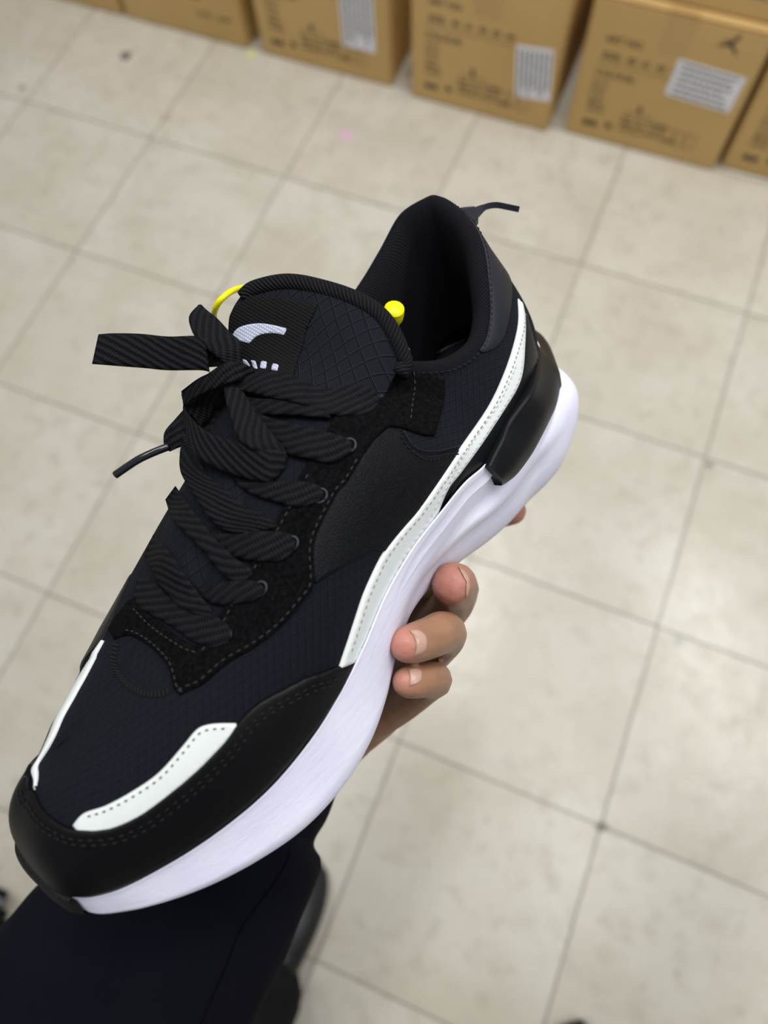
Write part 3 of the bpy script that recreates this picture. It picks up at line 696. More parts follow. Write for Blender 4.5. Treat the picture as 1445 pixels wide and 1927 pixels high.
def cap_band(name, ctr, mat, H_, tmin=-0.0, label=None, parent=None, nt=18, lo=None, uvs=False):
    C_ = resample(ctr, .6) ; V, F = [], []; 
    for k, (i, t) in enumerate(C_):
        l0 = lo(i) if lo else tmin; arc = (P_st(i, 1, 0) - P_st(i, 0, 0)).length; dt = .9 / max(20, arc)
        H_k = H_ if i > -30 else H_ * (1 - .75 * min(1, (-30 - i) / 14))
        hs = [(l0, -.3), (l0 + .02, H_k * .35)] + [(l0 + (t - dt - l0) * q / nt, H_k) for q in range(2, nt)] + [(t - dt, H_k), (t - dt * .35, H_k * .85), (t, H_k * .4), (t, -.4)]
        V += [P_st(i, tt, h) for tt, h in hs]
    nj = len(hs)
    for k in range(len(C_) - 1):
        for j in range(nj - 1): F.append((k * nj + j, (k + 1) * nj + j, (k + 1) * nj + j + 1, k * nj + j + 1))
    return S(name, V, F, mat, parent, label=label)
toecap = cap_band('toe_cap', ctr, M['toecap'], 1.5, label='smooth black leather toe guard')
def st_line(ctr, dmm, h):
    out = []
    for i, t in resample(ctr, 1.0):
        arc = sum((P_st(i, a / 8 + .125, 0) - P_st(i, a / 8, 0)).length for a in range(8)); out.append(P_st(i, t - dmm / arc, h))
    return out
def stitch3d(name, pts, mat, L, gap, r, parent):
    P = resample([tuple(p) for p in pts], .3); seg = int(L / .3); adv = int(round((L + gap) / .3)); k = 0; V, F = [], []
    while k + seg < len(P):
        q = [Vector(P[k + i]) for i in range(0, seg + 1, max(1, seg // 3))]; a, b = tube(q, [r * .5] + [r] * (len(q) - 2) + [r * .5], 6); o = len(V); V += a; F += [tuple(x + o for x in f) for f in b]; k += adv
    S(name, V, F, mat, parent, kind='stuff')
stitch3d('stitching', st_line([c for c in ctr[10:] if c[0] > -1.25 * NSEG], 3.4, 1.65), M['thread'], 2.2, .7, .34, toecap); stitch3d('stitching', st_line([c for c in ctr[12:] if c[0] > -1.25 * NSEG], 5.2, 1.6), M['thread'], 2.2, .7, .34, toecap)
# medial white stripe (seen edge-on at the left)
def st_band(name, rows_, mat, H_, label=None):
    V, F = [], []
    for i, a, b in rows_:
        for tt, h in ((a, -.3), (a, H_ * .6), (a + .008, H_), ((a + b) / 2, H_), (b - .008, H_), (b, H_ * .6), (b, -.3)): V.append(P_st(i, tt, h))
    for k in range(len(rows_) - 1):
        for j in range(6): F.append((k * 7 + j, (k + 1) * 7 + j, (k + 1) * 7 + j + 1, k * 7 + j + 1))
    return S(name, V, F, mat, label=label)
st_band('heel_collar_panel', spline([(k * NSEG, a, .995) for k, a in ((14.9, .95), (15.3, .84), (15.9, .74), (16.8, .66), (18, .60), (19.5, .56), (21, .56), (22.5, .60), (23.6, .72), (24.2, .95))], 6), M['heel'], .7, 'dark grey heel panel below the collar')
def tl_(i_):
    q = sorted(ML)
    for (a, b), (c, d) in zip(q, q[1:]):
        if a <= i_ <= c: return b + (d - b) * (i_ - a) / max(1e-6, c - a)
    return q[0][1] if i_ < q[0][0] else q[-1][1]
q_ = sorted(MR, reverse=True); mt = []
for r_ in q_:
    if not mt or r_[0] < mt[-1][0] - 1.5: w9 = .10 * min(1, .25 + len(mt) * .22, ); mt.append((r_[0], max(tl_(r_[0]), r_[1] - w9), r_[1]))
for _ in range(2): mt = [mt[0]] + [(b_[0], (a_[1] + b_[1] * 2 + c_[1]) / 4, (a_[2] + b_[2] * 2 + c_[2]) / 4) for a_, b_, c_ in zip(mt, mt[1:], mt[2:])] + [mt[-1]]
mt[-1] = (mt[-1][0], mt[-1][2] - .02, mt[-1][2])
V, F = [], []; mts = spline(mt, 6)
for i, a, b in mts:
    for tt, h in ((a, -.3), (a, .6), (a + .006, .95), ((a + b) / 2, .95), (b - .006, .95), (b, .6), (b, -.3)): V.append(P_st(i, tt, h))
for k in range(len(mts) - 1):
    for j in range(6): F.append((k * 7 + j, (k + 1) * 7 + j, (k + 1) * 7 + j + 1, k * 7 + j + 1))
S('toe_stripe', V, F, M['white'], label='white leather stripe on the inner toe')

# suede eyestay: lateral wing, nose and medial wing
outer = sm([(836, 714), (834, 757), (816, 822)], 3) + sm([(797, 821), (778, 815), (751, 806), (727, 806), (703, 829), (683, 858), (654, 907), (635, 929), (601, 995), (590, 1033), (590, 1099), (566, 1135), (531, 1177), (483, 1216), (428, 1249), (383, 1288), (354, 1301), (341, 1309)], 4) + sm([(341, 1309), (329, 1296), (323, 1272), (314, 1249), (289, 1222), (262, 1203), (240, 1196), (217, 1204)], 4)
innerT = sm([(205, 1185), (226, 1155), (250, 1128), (268, 1146), (300, 1170), (324, 1190), (352, 1208), (376, 1216), (402, 1190), (421, 1147), (455, 1092), (511, 998), (576, 877), (610, 822), (640, 762), (662, 722), (683, 709), (700, 694), (725, 686), (750, 690), (785, 700)], 4)
stay = patch('eyestay', outer + innerT, 1.2, M['suede'], label='black suede lace panel')
stitches('stitching', offset_line(outer[28:-4], 8), 1.3, M['gthread'], 1.5, 1.1, .24, stay)
stitches('stitching', offset_line(innerT[30:-26], 9) if False else [(384, 1226), (425, 1170), (440, 1140), (466, 1098), (524, 1000), (586, 886)], 1.3, M['gthread'], 1.6, 1.2, .24, stay)
stitches('stitching', sm([(256, 1148), (290, 1182), (318, 1202), (350, 1222), (376, 1230)], 4), 1.3, M['gthread'], 1.6, 1.2, .24, stay)
stitches('stitching', sm([(776, 698), (777, 730), (773, 760), (768, 800)], 4), 1.3, M['gthread'], 1.8, 1.1, .26, stay)
stitches('stitching', sm([(752, 822), (762, 838), (775, 853), (800, 866), (830, 863), (860, 855)], 4), .95, M['thread'], 1.2, .8, .3)
# oval zigzag stitching on the vamp
ov = sm([(220, 1212), (214, 1240), (221, 1264), (240, 1288), (266, 1304), (298, 1308), (322, 1300)], 6)
for d_ in (-3, 3, 0): stitches('stitching', offset_line(ov, d_), .25, M['thread'], .9, .7, .42)
# light piping on the panel edge near the ankle
pl = sm([(757, 812), (768, 832), (782, 845), (800, 850), (830, 848), (860, 840)], 4)
a, b = tube([hit_s(u, v, .9)[0] for u, v in resample(pl, 4)], .22, 6); S('piping', a, b, M['heel'])
rp = resample([tuple(Vector(ring[i][3:6]) + Vector((0, 0, -.4))) for i in range(int(11.5 * NSEG), int(21 * NSEG))], 1.0)
stitch3d('stitching', [Vector(shift(p, .9, p[2])) for p in rp], M['thread'], 1.6, .8, .28, sneaker)
# eyelets
for (u, v) in ((426, 1198), (492, 1109), (549, 1024), (602, 934), (655, 840), (706, 745)):
    c, n = hit_s(u, v, 1.25); a1 = n.cross(Vector((1, 0, 0))).normalized(); a2 = n.cross(a1)
    pts = [c + a1 * (2.0 * math.cos(t)) + a2 * (2.4 * math.sin(t)) for t in [2 * math.pi * k / 20 for k in range(21)]]
    a, b = tube(pts, .38, 6); e_ = S('eyelet', a, b, M['eyelet'], sneaker)
    V = [c + n * .02] + [p - n * .05 for p in pts[:-1]]; S('eyelet_hole', V, [(0, k + 1, (k + 1) % 20 + 1) for k in range(20)], M['ink'] if False else M['suede'], e_)

# ------------------------------------------------------------------ tongue
rowsT = [[(109, -27, 134), (105, -23.5, 135.5), (98, -12, 134.5), (93, 0, 129.5), (90, 11, 124), (89, 19, 118), (91, 25, 111), (94, 29, 103)],
         [(118, -29.5, 128), (113, -25, 130.5), (107, -12, 129), (103, 0, 125.5), (101, 11, 120.5), (100, 20, 114.5), (101, 26, 108), (103, 30, 100)],
         [(128, -27, 113), (125, -22, 118), (120, -12, 118.5), (118, 0, 115), (116, 11, 112), (115, 20, 108), (115, 27, 102), (116, 31, 95)],
         [(142, -25, 104), (140, -20, 108), (138, -11, 110.5), (137, 0, 110.5), (136, 10, 109), (135, 19, 105), (135, 26, 99), (135, 30, 92)],
         [(168, -22, 93), (168, -17, 96), (168, -9, 97.5), (168, 0, 97.5), (168, 9, 96.5), (168, 17, 93), (168, 23, 88), (168, 26, 82)],
         [(196, -18, 80), (196, -13, 82.5), (197, -7, 84), (198, 0, 83.5), (198, 7, 82.5), (197, 13, 80), (196, 17, 77), (195, 19, 73)]]
colsT = [spline([r[k] for r in rowsT], 10) for k in range(8)]
gt = [spline([c[i] for c in colsT], 6) for i in range(len(colsT[0]))]
def thick(gt, th):
    nr, nc = len(gt), len(gt[0]); V = [Vector(p) for r in gt for p in r]; F = [(i * nc + j, i * nc + j + 1, (i + 1) * nc + j + 1, (i + 1) * nc + j) for i in range(nr - 1) for j in range(nc - 1)]
    nrm = [Vector() for _ in V]
    for f in F:
        n = (V[f[2]] - V[f[0]]).cross(V[f[3]] - V[f[1]])
        for k in f: nrm[k] += n
    s = 1 if sum((n.z for n in nrm)) > 0 else -1
    nrm = [n.normalized() * s for n in nrm]; nv = len(V); V2 = [v - n * th for v, n in zip(V, nrm)]
    if s < 0: F = [tuple(reversed(f)) for f in F]
    F2 = [tuple(k + nv for k in reversed(f)) for f in F]; bd = [j for j in range(nc)] + [i * nc + nc - 1 for i in range(1, nr)] + [(nr - 1) * nc + j for j in range(nc - 2, -1, -1)] + [i * nc for i in range(nr - 2, 0, -1)]
    F3 = [(a, b, b + nv, a + nv) for a, b in zip(bd, bd[1:] + bd[:1])]
    if s > 0: F3 = [tuple(reversed(f)) for f in F3]
    return V + V2, F + F2 + F3, V, F if s > 0 else F, nrm
tv, tf, ttv, ttf, tnr = thick(gt, 5.0)
tongue = S('tongue', tv, tf, M['rip2'], uvs=[((p.x * .9 - p.z * .3) * MM, (p.y) * 1.05 * MM) for p in tv], label='padded ripstop tongue with a cloth tag')
tongue_bvh = BVHTree.FromPolygons(ttv, ttf)
def hit_t(u, v, lift=0.0):
    d = rdir(u, v).normalized(); p, n, k, dist = tongue_bvh.ray_cast(CS, d)
    if p is None:
        q = CS + d * 255
        for _ in range(6):
            pp, n, k, _d = tongue_bvh.find_nearest(q); q = CS + d * ((pp - CS).dot(d))
        p = pp
    nn = Vector()
    for a in ttf[k]: nn += tnr[a] / (.3 + (ttv[a] - p).length)
    nn.normalize(); return p + nn * lift, nn
# binding round the top edge
edge = [Vector(p) for p in gt[0]]; lft = [Vector(gt[i][0]) for i in range(1, 8)]; rgt = [Vector(gt[i][-1]) for i in range(1, 7)]
path = rgt[::-1] + edge[::-1]; path = [p + Vector((.8, 0, -1.9)) for p in path]
path = [Vector(p) for p in resample([tuple(p) for p in path], 1.2)]
a, b = tube(path, 3.3, 14, True, 0.95); uvb = [((k // 14) * 1.2 * MM, (k % 14) * 2.0 * MM) for k in range(len(a))]
S('tongue_binding', a, b, M['binding'], tongue, uvs=uvb, label='twill edge binding')
# woven tag with mark and letter stumps
tag_poly = sm([(470, 556), (520, 559), (560, 566), (598, 574)], 4) + sm([(592, 590), (577, 621), (571, 650), (560, 680), (553, 712)], 4) + [(530, 725), (490, 730), (450, 720)] + sm([(438, 690), (432, 650), (431, 610), (436, 588), (452, 572)], 4)
tuv = lambda p: ((p.y) * MM, (p.x * .8 - p.z * .5) * MM)
tag_ = patch('cloth_tag', tag_poly, 0.9, M['woven'], 5, 1.5, hit_t, tongue, uvf=tuv, label='black woven tag with a white curved mark')
lg = sm([(437, 640), (446, 622), (462, 613), (489, 609), (515, 612), (543, 619)], 4) + [(540, 626), (537, 633)] + sm([(520, 629), (499, 630), (484, 636), (472, 648)], 4) + [(455, 644)]
patch('tag_mark', lg, 1.15, M['wlogo'], 4, 1, hit_t, tag_, uvf=tuv, label='white curved swoosh-like woven mark')
for q in ([(457, 676), (467, 679), (474, 690), (470, 700), (463, 692)], [(474, 679), (484, 681), (488, 697), (480, 697)], [(494, 681), (505, 683), (503, 697), (491, 696)], [(515, 686), (527, 689), (524, 702), (512, 699)]):
    patch('tag_letter', q, 1.15, M['wlogo'], 3, .8, hit_t, tag_, uvf=tuv)

# ------------------------------------------------------------------ laces
def lace(name, L, Rr, lifts, thickness=1.5, parent=None, n=9, label=None, depth=None):
    """flat braid ribbon between two traced edges; lifts = height above shoe (mm); depth = explicit camera depths"""
    m = max(len(L), len(Rr))
    Ls = resample(sm(L, 6), 1e9) if False else sm(L, 8); Rs_ = sm(Rr, 8)
    K = max(24, int(max(sum(math.dist(a, b) for a, b in zip(Ls, Ls[1:])), 60) / 5))
    def samp(Q, t):
        d = [0]; 
        for a, b in zip(Q, Q[1:]): d.append(d[-1] + math.dist(a, b))
        s = t * d[-1]; k = 0
        while k < len(d) - 2 and d[k + 1] < s: k += 1
        f = (s - d[k]) / max(1e-9, d[k + 1] - d[k]); return (Q[k][0] + (Q[k + 1][0] - Q[k][0]) * f, Q[k][1] + (Q[k + 1][1] - Q[k][1]) * f)
    def lsamp(Q, t):
        k = t * (len(Q) - 1); a = min(int(k), len(Q) - 2); f = k - a; f = f * f * (3 - 2 * f) if depth is None else f; return Q[a] + (Q[a + 1] - Q[a]) * f
    def base(p):
        d = rdir(*p); dn = d.normalized(); best = None
        for bv in (shell_bvh, tongue_bvh):
            q, n_, k_, ds = bv.ray_cast(CS, dn)
            if q is not None: ds /= d.length; best = ds if best is None else min(best, ds)
        return best
    ns = 8; D = []
    for i in range(K + 1):
        a, b = samp(Ls, i / K), samp(Rs_, i / K); row = []
        for j in range(ns + 1):
            p = (a[0] + (b[0] - a[0]) * j / ns, a[1] + (b[1] - a[1]) * j / ns); row.append((p, base(p) if depth is None else lsamp(depth, i / K)))
        D.append(row)
    # fill misses from row neighbours, then from previous rows, and smooth
    prev = None
    for row in D:
        ok = [d for _, d in row if d]
        for j, (p, d) in enumerate(row):
            if d is None:
                near = [row[k][1] for k in sorted(range(ns + 1), key=lambda k: abs(k - j)) if row[k][1]]
                row[j] = (p, near[0] if near else None)
    for i, row in enumerate(D):
        if row[0][1] is None:
            for k in sorted(range(len(D)), key=lambda k: abs(k - i)):
                if D[k][0][1]: D[i] = [(p, D[k][j][1]) for j, (p, _) in enumerate(row)]; break
    Z = [[d for _, d in r] for r in D]
    for _ in range(14 if depth is None else 2):
        Z = [[(Z[max(0, i - 1)][j] + Z[min(K, i + 1)][j] + Z[i][max(0, j - 1)] + Z[i][min(ns, j + 1)] + Z[i][j] * 2) / 6 for j in range(ns + 1)] for i in range(K + 1)]
    top = []; 
    for i in range(K + 1):
        li = lsamp(lifts, i / K) if depth is None else 0; r_ = []
        for j in range(ns + 1):
            c = abs(j / ns * 2 - 1); r_.append(atd(*D[i][j][0], Z[i][j] - li - .35 * (1 - c ** 4)))
        top.append(r_)
    V = []; UV = []; along = 0
    for i in range(K + 1):
        if i: along += (top[i][ns // 2] - top[i - 1][ns // 2]).length
        w_ = (top[i][-1] - top[i][0]).length; cx = (top[i][-1] - top[i][0]).normalized()
        ctr_ = top[i][ns // 2]; vd = (ctr_ - CS).normalized()
        for j in range(ns + 1): V.append(top[i][j]); UV.append(((j / ns - .5) * w_ * MM, along * MM))
        for j in range(ns, -1, -1):
            c = abs(j / ns * 2 - 1); V.append(top[i][j] + vd * thickness * (1 - .55 * c ** 5) - cx * 0.0); UV.append(((j / ns - .5) * w_ * MM, along * MM))
    nn = 2 * (ns + 1); F = []
    for i in range(K):
        for j in range(nn): F.append((i * nn + j, i * nn + (j + 1) % nn, (i + 1) * nn + (j + 1) % nn, (i + 1) * nn + j))
    F.append(tuple(range(nn))); F.append(tuple(K * nn + j for j in reversed(range(nn))))
    F = [tuple(reversed(f)) for f in F]
    return S(name, V, F, M['lace'], parent or sneaker, uvs=UV, label=label)

# crossings (bottom to top)
lace('lace', [(262, 1085), (284, 1090), (313, 1119), (345, 1142), (395, 1155), (424, 1172), (434, 1188)], [(248, 1120), (262, 1143), (284, 1156), (329, 1182), (362, 1206), (399, 1218), (420, 1212), (434, 1204)], [1.5, 2.2, 2.5, 2.4, 2.2])
lace('lace', [(352, 1084), (377, 1108), (405, 1100), (440, 1092), (476, 1093), (490, 1100), (497, 1106)], [(377, 1119), (392, 1132), (410, 1138), (440, 1137), (472, 1132), (488, 1124), (497, 1117)], [1.5, 2.2, 2.5, 2.4, 2.2])
lace('lace', [(288, 1006), (313, 1031), (346, 1079), (382, 1127), (408, 1158)], [(271, 1046), (284, 1070), (306, 1107), (340, 1142), (370, 1155), (395, 1162)], [2.5, 3.8, 4.2, 3.8, 2.8])
lace('lace', [(395, 985), (413, 1004), (461, 1000), (524, 1000), (546, 1006), (555, 1018)], [(400, 1015), (425, 1040), (446, 1049), (484, 1056), (530, 1054), (555, 1034)], [1.5, 2.4, 2.6, 2.4, 2.2])
lace('lace', [(330, 914), (344, 934), (373, 973), (408, 1017), (446, 1053), (475, 1072)], [(311, 940), (324, 975), (351, 1004), (382, 1035), (408, 1068), (433, 1090), (463, 1094)], [2.5, 4.2, 4.8, 4.6, 4.0, 2.6])
lace('lace', [(449, 880), (500, 905), (551, 905), (579, 907), (600, 914), (608, 926)], [(440, 906), (474, 929), (524, 945), (560, 954), (592, 946), (608, 938)], [1.5, 2.4, 2.6, 2.4, 2.2])
lace('lace', [(372, 800), (382, 880), (428, 924), (461, 951), (500, 970), (524, 990)], [(344, 810), (338, 881), (364, 929), (395, 975), (425, 998), (460, 1005)], [4.5, 4.6, 4.4, 3.6, 2.6])
lace('lace', [(480, 770), (502, 784), (551, 797), (607, 811), (648, 822), (662, 833)], [(500, 815), (524, 835), (545, 855), (579, 862), (624, 871), (661, 852)], [2.5, 3.2, 3.2, 2.6, 2.2])
lace('lace', [(440, 732), (468, 748), (524, 752), (580, 766), (612, 772)], [(455, 760), (485, 778), (551, 781), (600, 785), (625, 786)], [3, 3.6, 3.6, 3.0])
lace('lace', [(440, 715), (463, 708), (496, 697), (524, 700), (565, 712), (607, 731), (645, 725), (684, 725), (708, 735), (715, 745)], [(445, 735), (470, 738), (510, 748), (551, 756), (575, 765), (607, 777), (648, 782), (690, 778), (708, 765), (715, 752)], [7, 7, 6, 4.5, 3.8, 3.2, 2.8])
# bow knot, loops and free ends
kd = 246
lace('lace', [(341, 736), (385, 706), (430, 705), (455, 800), (470, 845)], [(350, 800), (372, 820), (400, 850), (430, 880), (455, 895)], None, depth=[278, 274, 268, 260, 253])
lace('lace', [(421, 722), (424, 750), (432, 778), (446, 820), (470, 842), (500, 852)], [(449, 722), (466, 750), (485, 778), (513, 817), (534, 842), (541, 862)], None, depth=[260, 255, 249, 242, 238, 238])
lace('lace', [(539, 852), (520, 847), (496, 845), (432, 828), (385, 809), (358, 784), (344, 762)], [(536, 880), (520, 898), (502, 907), (449, 896), (399, 876), (362, 850), (344, 790)], None, depth=[238, 237, 240, 245, 251, 257, 265])
lace('lace', [(349, 765), (372, 752), (386, 740), (425, 724), (460, 712)], [(380, 803), (392, 790), (402, 770), (432, 745), (465, 730)], None, depth=[272, 269, 266, 263, 261])
lace('lace', [(341, 742), (356, 728), (372, 714), (391, 703), (421, 684), (452, 681), (477, 694)], [(346, 765), (362, 752), (385, 739), (405, 731), (425, 722), (455, 716), (474, 708)], None, depth=[270, 265, 260, 258, 257, 257, 262], thickness=2.4)
lace('lace', [(385, 640), (368, 632), (316, 633), (264, 628), (215, 627), (185, 629)], [(395, 701), (378, 697), (316, 697), (274, 693), (222, 689), (173, 685)], None, depth=[257, 259, 263, 266, 268, 269])
lace('lace', [(186, 629), (215, 630), (264, 631), (316, 636), (368, 634), (409, 640), (440, 655)], [(173, 685), (222, 686), (274, 690), (316, 694), (378, 692), (415, 690), (445, 690)], None, depth=[270, 276, 278, 276, 270, 262, 258])
lace('lace', [(374, 573), (356, 594), (359, 618), (372, 640), (405, 668), (428, 690)], [(379, 573), (390, 584), (409, 599), (434, 626), (453, 645), (457, 682)], None, depth=[272, 268, 264, 259, 257, 258])
lace('lace', [(350, 765), (330, 788), (310, 812), (308, 836), (312, 846)], [(362, 790), (358, 815), (348, 836), (330, 845), (320, 850)], None, depth=[273, 272, 271, 271, 271])
ag = spline([tuple(atd(*p, d)) for p, d in (((318, 840), 271), ((290, 851), 270), ((262, 864), 270), ((240, 878), 271), ((217, 894), 272))], 5)
a, b = tube(ag, 1.45, 14); S('aglet', a, b, M['aglet'], label='glossy plastic lace tip')

# ------------------------------------------------------------------ pull tab at the heel
pt = [atd(*p, d) for p, d in (((880, 408), 309), ((894, 401), 310), ((912, 390), 312), ((932, 386), 315), ((952, 389), 318), ((976, 394), 322))]
ps = spline([tuple(p) for p in pt], 6); V, F = [], []; wdir = rdir(926, 390).normalized()
for k, p in enumerate(ps):
    p = Vector(p); t = (Vector(ps[min(len(ps) - 1, k + 1)]) - Vector(ps[max(0, k - 1)])).normalized(); n = t.cross(wdir).normalized(); hw = 3.5 - 2.3 * min(1, k / 12); w2 = 6.5
    for a_, b_ in ((-hw, -w2), (hw, -w2), (hw, w2), (-hw, w2)): V.append(p + n * a_ + wdir * b_)
for k in range(len(ps) - 1):
    for j in range(4): F.append((k * 4 + j, k * 4 + (j + 1) % 4, (k + 1) * 4 + (j + 1) % 4, (k + 1) * 4 + j))
F += [(3, 2, 1, 0), tuple(len(V) - 4 + j for j in range(4))]
S('pull_tab', V, F, M['heel'], smooth=False, label='short webbing pull tab at the heel')
back = [(863, 391), (880, 389), (893, 388), (900, 402), (900, 420), (895, 428), (880, 410)]
V = [atd(u, v, 305) for u, v in back] + [atd(u, v, 311) for u, v in back]; n = len(back)
S('tab_base', V, [tuple(range(n)), tuple(reversed(range(n, 2 * n)))] + [(i, i + n, (i + 1) % n + n, (i + 1) % n) for i in range(n)], M['heel'], smooth=False)

# ================================================================== YELLOW TAG LOOP
loop = empty('tag_loop', (0, 0, 0), 'bright yellow plastic tag loop threaded through the sneaker tongue', 'tag'); loop.matrix_world = SHOE_M
a, b = tube(spline([tuple(atd(*p, d)) for p, d in (((738, 615), 282), ((700, 640), 300), ((620, 620), 312), ((540, 580), 306), ((500, 556), 300), ((476, 542), 288), ((446, 544), 276), ((422, 558), 270), ((407, 577), 272), ((403, 600), 279), ((415, 640), 282), ((432, 680), 280))], 6), 1.15, 12)
mesh('cord', [Vector(v) * MM for v in a], b, M['yellow'], loop)
def plug(pts, name):
    P = [atd(*p, d) for p, d, r in pts]; a, b = tube(spline([tuple(p) for p in P], 4), [x for x in resample([(r,) for _, _, r in pts], 1e9)] and [pts[min(len(pts) - 1, int(k / 4))][2] for k in range((len(pts) - 1) * 4 + 1)], 16)
    mesh(name, [Vector(v) * MM for v in a], b, M['yellow'], loop)
plug([((742, 581), 270, 3.7), ((741, 588), 272, 3.9), ((738, 600), 276, 3.4), ((730, 622), 282, 3.0)], 'stopper')
a, b = tube([tuple(atd(*p, d)) for p, d in (((764, 657), 290), ((764, 670), 292))], 1.4, 12); mesh('cord_end', [Vector(v) * MM for v in a], b, M['yellow'], loop)

# ================================================================== PERSON
person = empty('person', (1.2, -1.35, 0), "person in black whose left hand holds the sneaker up from beneath its sole", 'person')
PINV = Matrix.Translation((-1.2, 1.35, 0))
def to_person(p): return PINV @ (SHOE_M @ (Vector(p) * MM))
def capsules(chains, vox, mat_name, name):
    bm = bmesh.new()
    for ch in chains:
        for (p0, r0), (p1, r1) in zip(ch, ch[1:]):
            p0, p1 = Vector(p0), Vector(p1); L = (p1 - p0).length; n = max(2, int(L / (min(r0, r1) * .22)))
            for k in range(n + 1):
                t = k / n; r = r0 + (r1 - r0) * t; bmesh.ops.create_icosphere(bm, subdivisions=2, radius=r, matrix=Matrix.Translation(p0.lerp(p1, t)))
    me = bpy.data.meshes.new('tmp'); bm.to_mesh(me); bm.free(); o = bpy.data.objects.new('tmp', me); COL.objects.link(o)
    m = o.modifiers.new('r', 'REMESH'); m.mode = 'VOXEL'; m.voxel_size = vox; s = o.modifiers.new('s', 'SMOOTH'); s.factor = .5; s.iterations = 4
    dg = bpy.context.evaluated_depsgraph_get(); out = bpy.data.meshes.new_from_object(o.evaluated_get(dg)); bpy.data.objects.remove(o); bpy.data.meshes.remove(me); out.name = name
    return out
def H3(u, v, d, r): return (to_person(atd(u, v, d)), r * MM)
def curve_ch(pts, n=4): # smooth chain
    q = spline([(*p, r) for p, r in pts], n); return [(Vector(a[:3]), a[3]) for a in q]
index = [H3(670, 1220, 356, 10.5), H3(770, 1095, 368, 9.5), H3(840, 1010, 372, 8.8), H3(892, 972, 368, 8.3), H3(932, 966, 356, 7.8), H3(963, 961, 350, 7.0)]
middle = [H3(680, 1280, 350, 11), H3(790, 1205, 345, 10), H3(848, 1140, 330, 9.6), H3(859, 1112, 312, 9.4), H3(856, 1102, 297, 9.4), H3(852, 1098, 288, 8.7)]
ringf = [H3(680, 1340, 345, 10.5), H3(770, 1265, 330, 9.6), H3(833, 1203, 300, 8.8), H3(832, 1190, 284, 8.5), H3(808, 1200, 271, 7.9), H3(779, 1210, 263, 7.4), H3(766, 1213, 260, 6.6)]
pinky = [H3(640, 1385, 338, 10), H3(738, 1335, 322, 8.6), H3(803, 1287, 300, 7.8), H3(816, 1279, 285, 7.3), H3(800, 1280, 274, 6.6), H3(776, 1283, 266, 6.2), H3(766, 1283, 264, 5.6)]
thumb = [H3(600, 1400, 348, 15), H3(520, 1290, 355, 13), H3(450, 1190, 345, 10.5), H3(440, 1130, 332, 9.5), H3(450, 1085, 322, 8.5)]
thumb = [H3(570, 1390, 352, 15), H3(530, 1290, 362, 13), H3(512, 1190, 364, 10.5), H3(518, 1120, 358, 9.5), H3(530, 1078, 351, 8.2)]
palmA = [H3(680, 1230, 360, 13), H3(610, 1340, 355, 16), H3(560, 1420, 350, 17)]
palmB = [H3(700, 1330, 342, 11), H3(655, 1375, 342, 13), H3(600, 1420, 345, 15), H3(550, 1450, 350, 16)]
palmC = [H3(680, 1200, 366, 12), H3(590, 1330, 365, 15), H3(560, 1440, 358, 16)]
edgep = [H3(752, 1318, 326, 8.4), H3(712, 1355, 332, 8.8), H3(665, 1385, 338, 10.5), H3(610, 1420, 345, 14)]
web = [H3(720, 1200, 358, 12), H3(785, 1140, 354, 10.5), H3(835, 1122, 346, 8.5)]
arm = [H3(565, 1415, 352, 18), H3(480, 1500, 360, 21), H3(360, 1650, 372, 27), H3(200, 1860, 385, 34)]
hm = capsules([curve_ch(c) for c in (index, middle, ringf, pinky, thumb)] + [palmA, palmB, palmC, edgep, arm, web], 0.0009, 'skin', 'hand')
hm.materials.append(M['skin']); hm.polygons.foreach_set('use_smooth', [True] * len(hm.polygons))
tips = [(to_person(atd(845, 1100, 281)), .0105), (to_person(atd(753, 1213, 255)), .0085), (to_person(atd(752, 1275, 256)), .0070), (to_person(atd(972, 962, 340)), .012)]
ca = hm.color_attributes.new('flush', 'FLOAT_COLOR', 'POINT'); vals = []
for v in hm.vertices:
    f = 0.0
    for c, r in tips: d = (v.co - c).length; f = max(f, max(0, min(1, 1.35 - d / r)))
    vals += [f, f, f, 1]
ca.data.foreach_set('color', vals)
hand = link('body', hm, None, person, label='left hand with fingers curled round the outer sole edge')
# fingernails: curved plates set on the finger backs
hb = BVHTree.FromPolygons([v.co.copy() for v in hm.vertices], [tuple(p.vertices) for p in hm.polygons])
def nail(poly, parent, lift=.0004):
    """outline as seen by the camera, carried onto the finger surface"""
    P = resample(sm(poly + [poly[0]], 4), 2.0)[:-1]; n = len(P); cx = sum(p[0] for p in P) / n; cy = sum(p[1] for p in P) / n; V, F = [], []
    org = to_person(CS)
    for s, h in ((0, 1.3), (.35, 1.25), (.7, 1.1), (.92, .8), (1.0, -.5)):
        for p in P:
            u, v = cx + (p[0] - cx) * s, cy + (p[1] - cy) * s; q = to_person(atd(u, v, 250)); d = (q - org).normalized(); hp, hn, _, _ = hb.ray_cast(org, d)
            if hp is None: hp, hn, _, _ = hb.find_nearest(org + d * .27)
            V.append(hp + hn * lift * h)
    for r in range(4):
        for i in range(n): F.append((r * n + i, r * n + (i + 1) % n, (r + 1) * n + (i + 1) % n, (r + 1) * n + i))
    return mesh('fingernail', V, F, M['nail'], parent)
def nedge(line, parent):
    org = to_person(CS); P = []
    for u, v in resample(sm(line, 4), 2):
        d = (to_person(atd(u, v, 250)) - org).normalized(); hp, hn, _, _ = hb.ray_cast(org, d)
        if hp: P.append(hp + hn * .00035)
    a, b = tube(P, .00016, 6); mesh('nail_edge', a, b, M['nailtip'], parent)
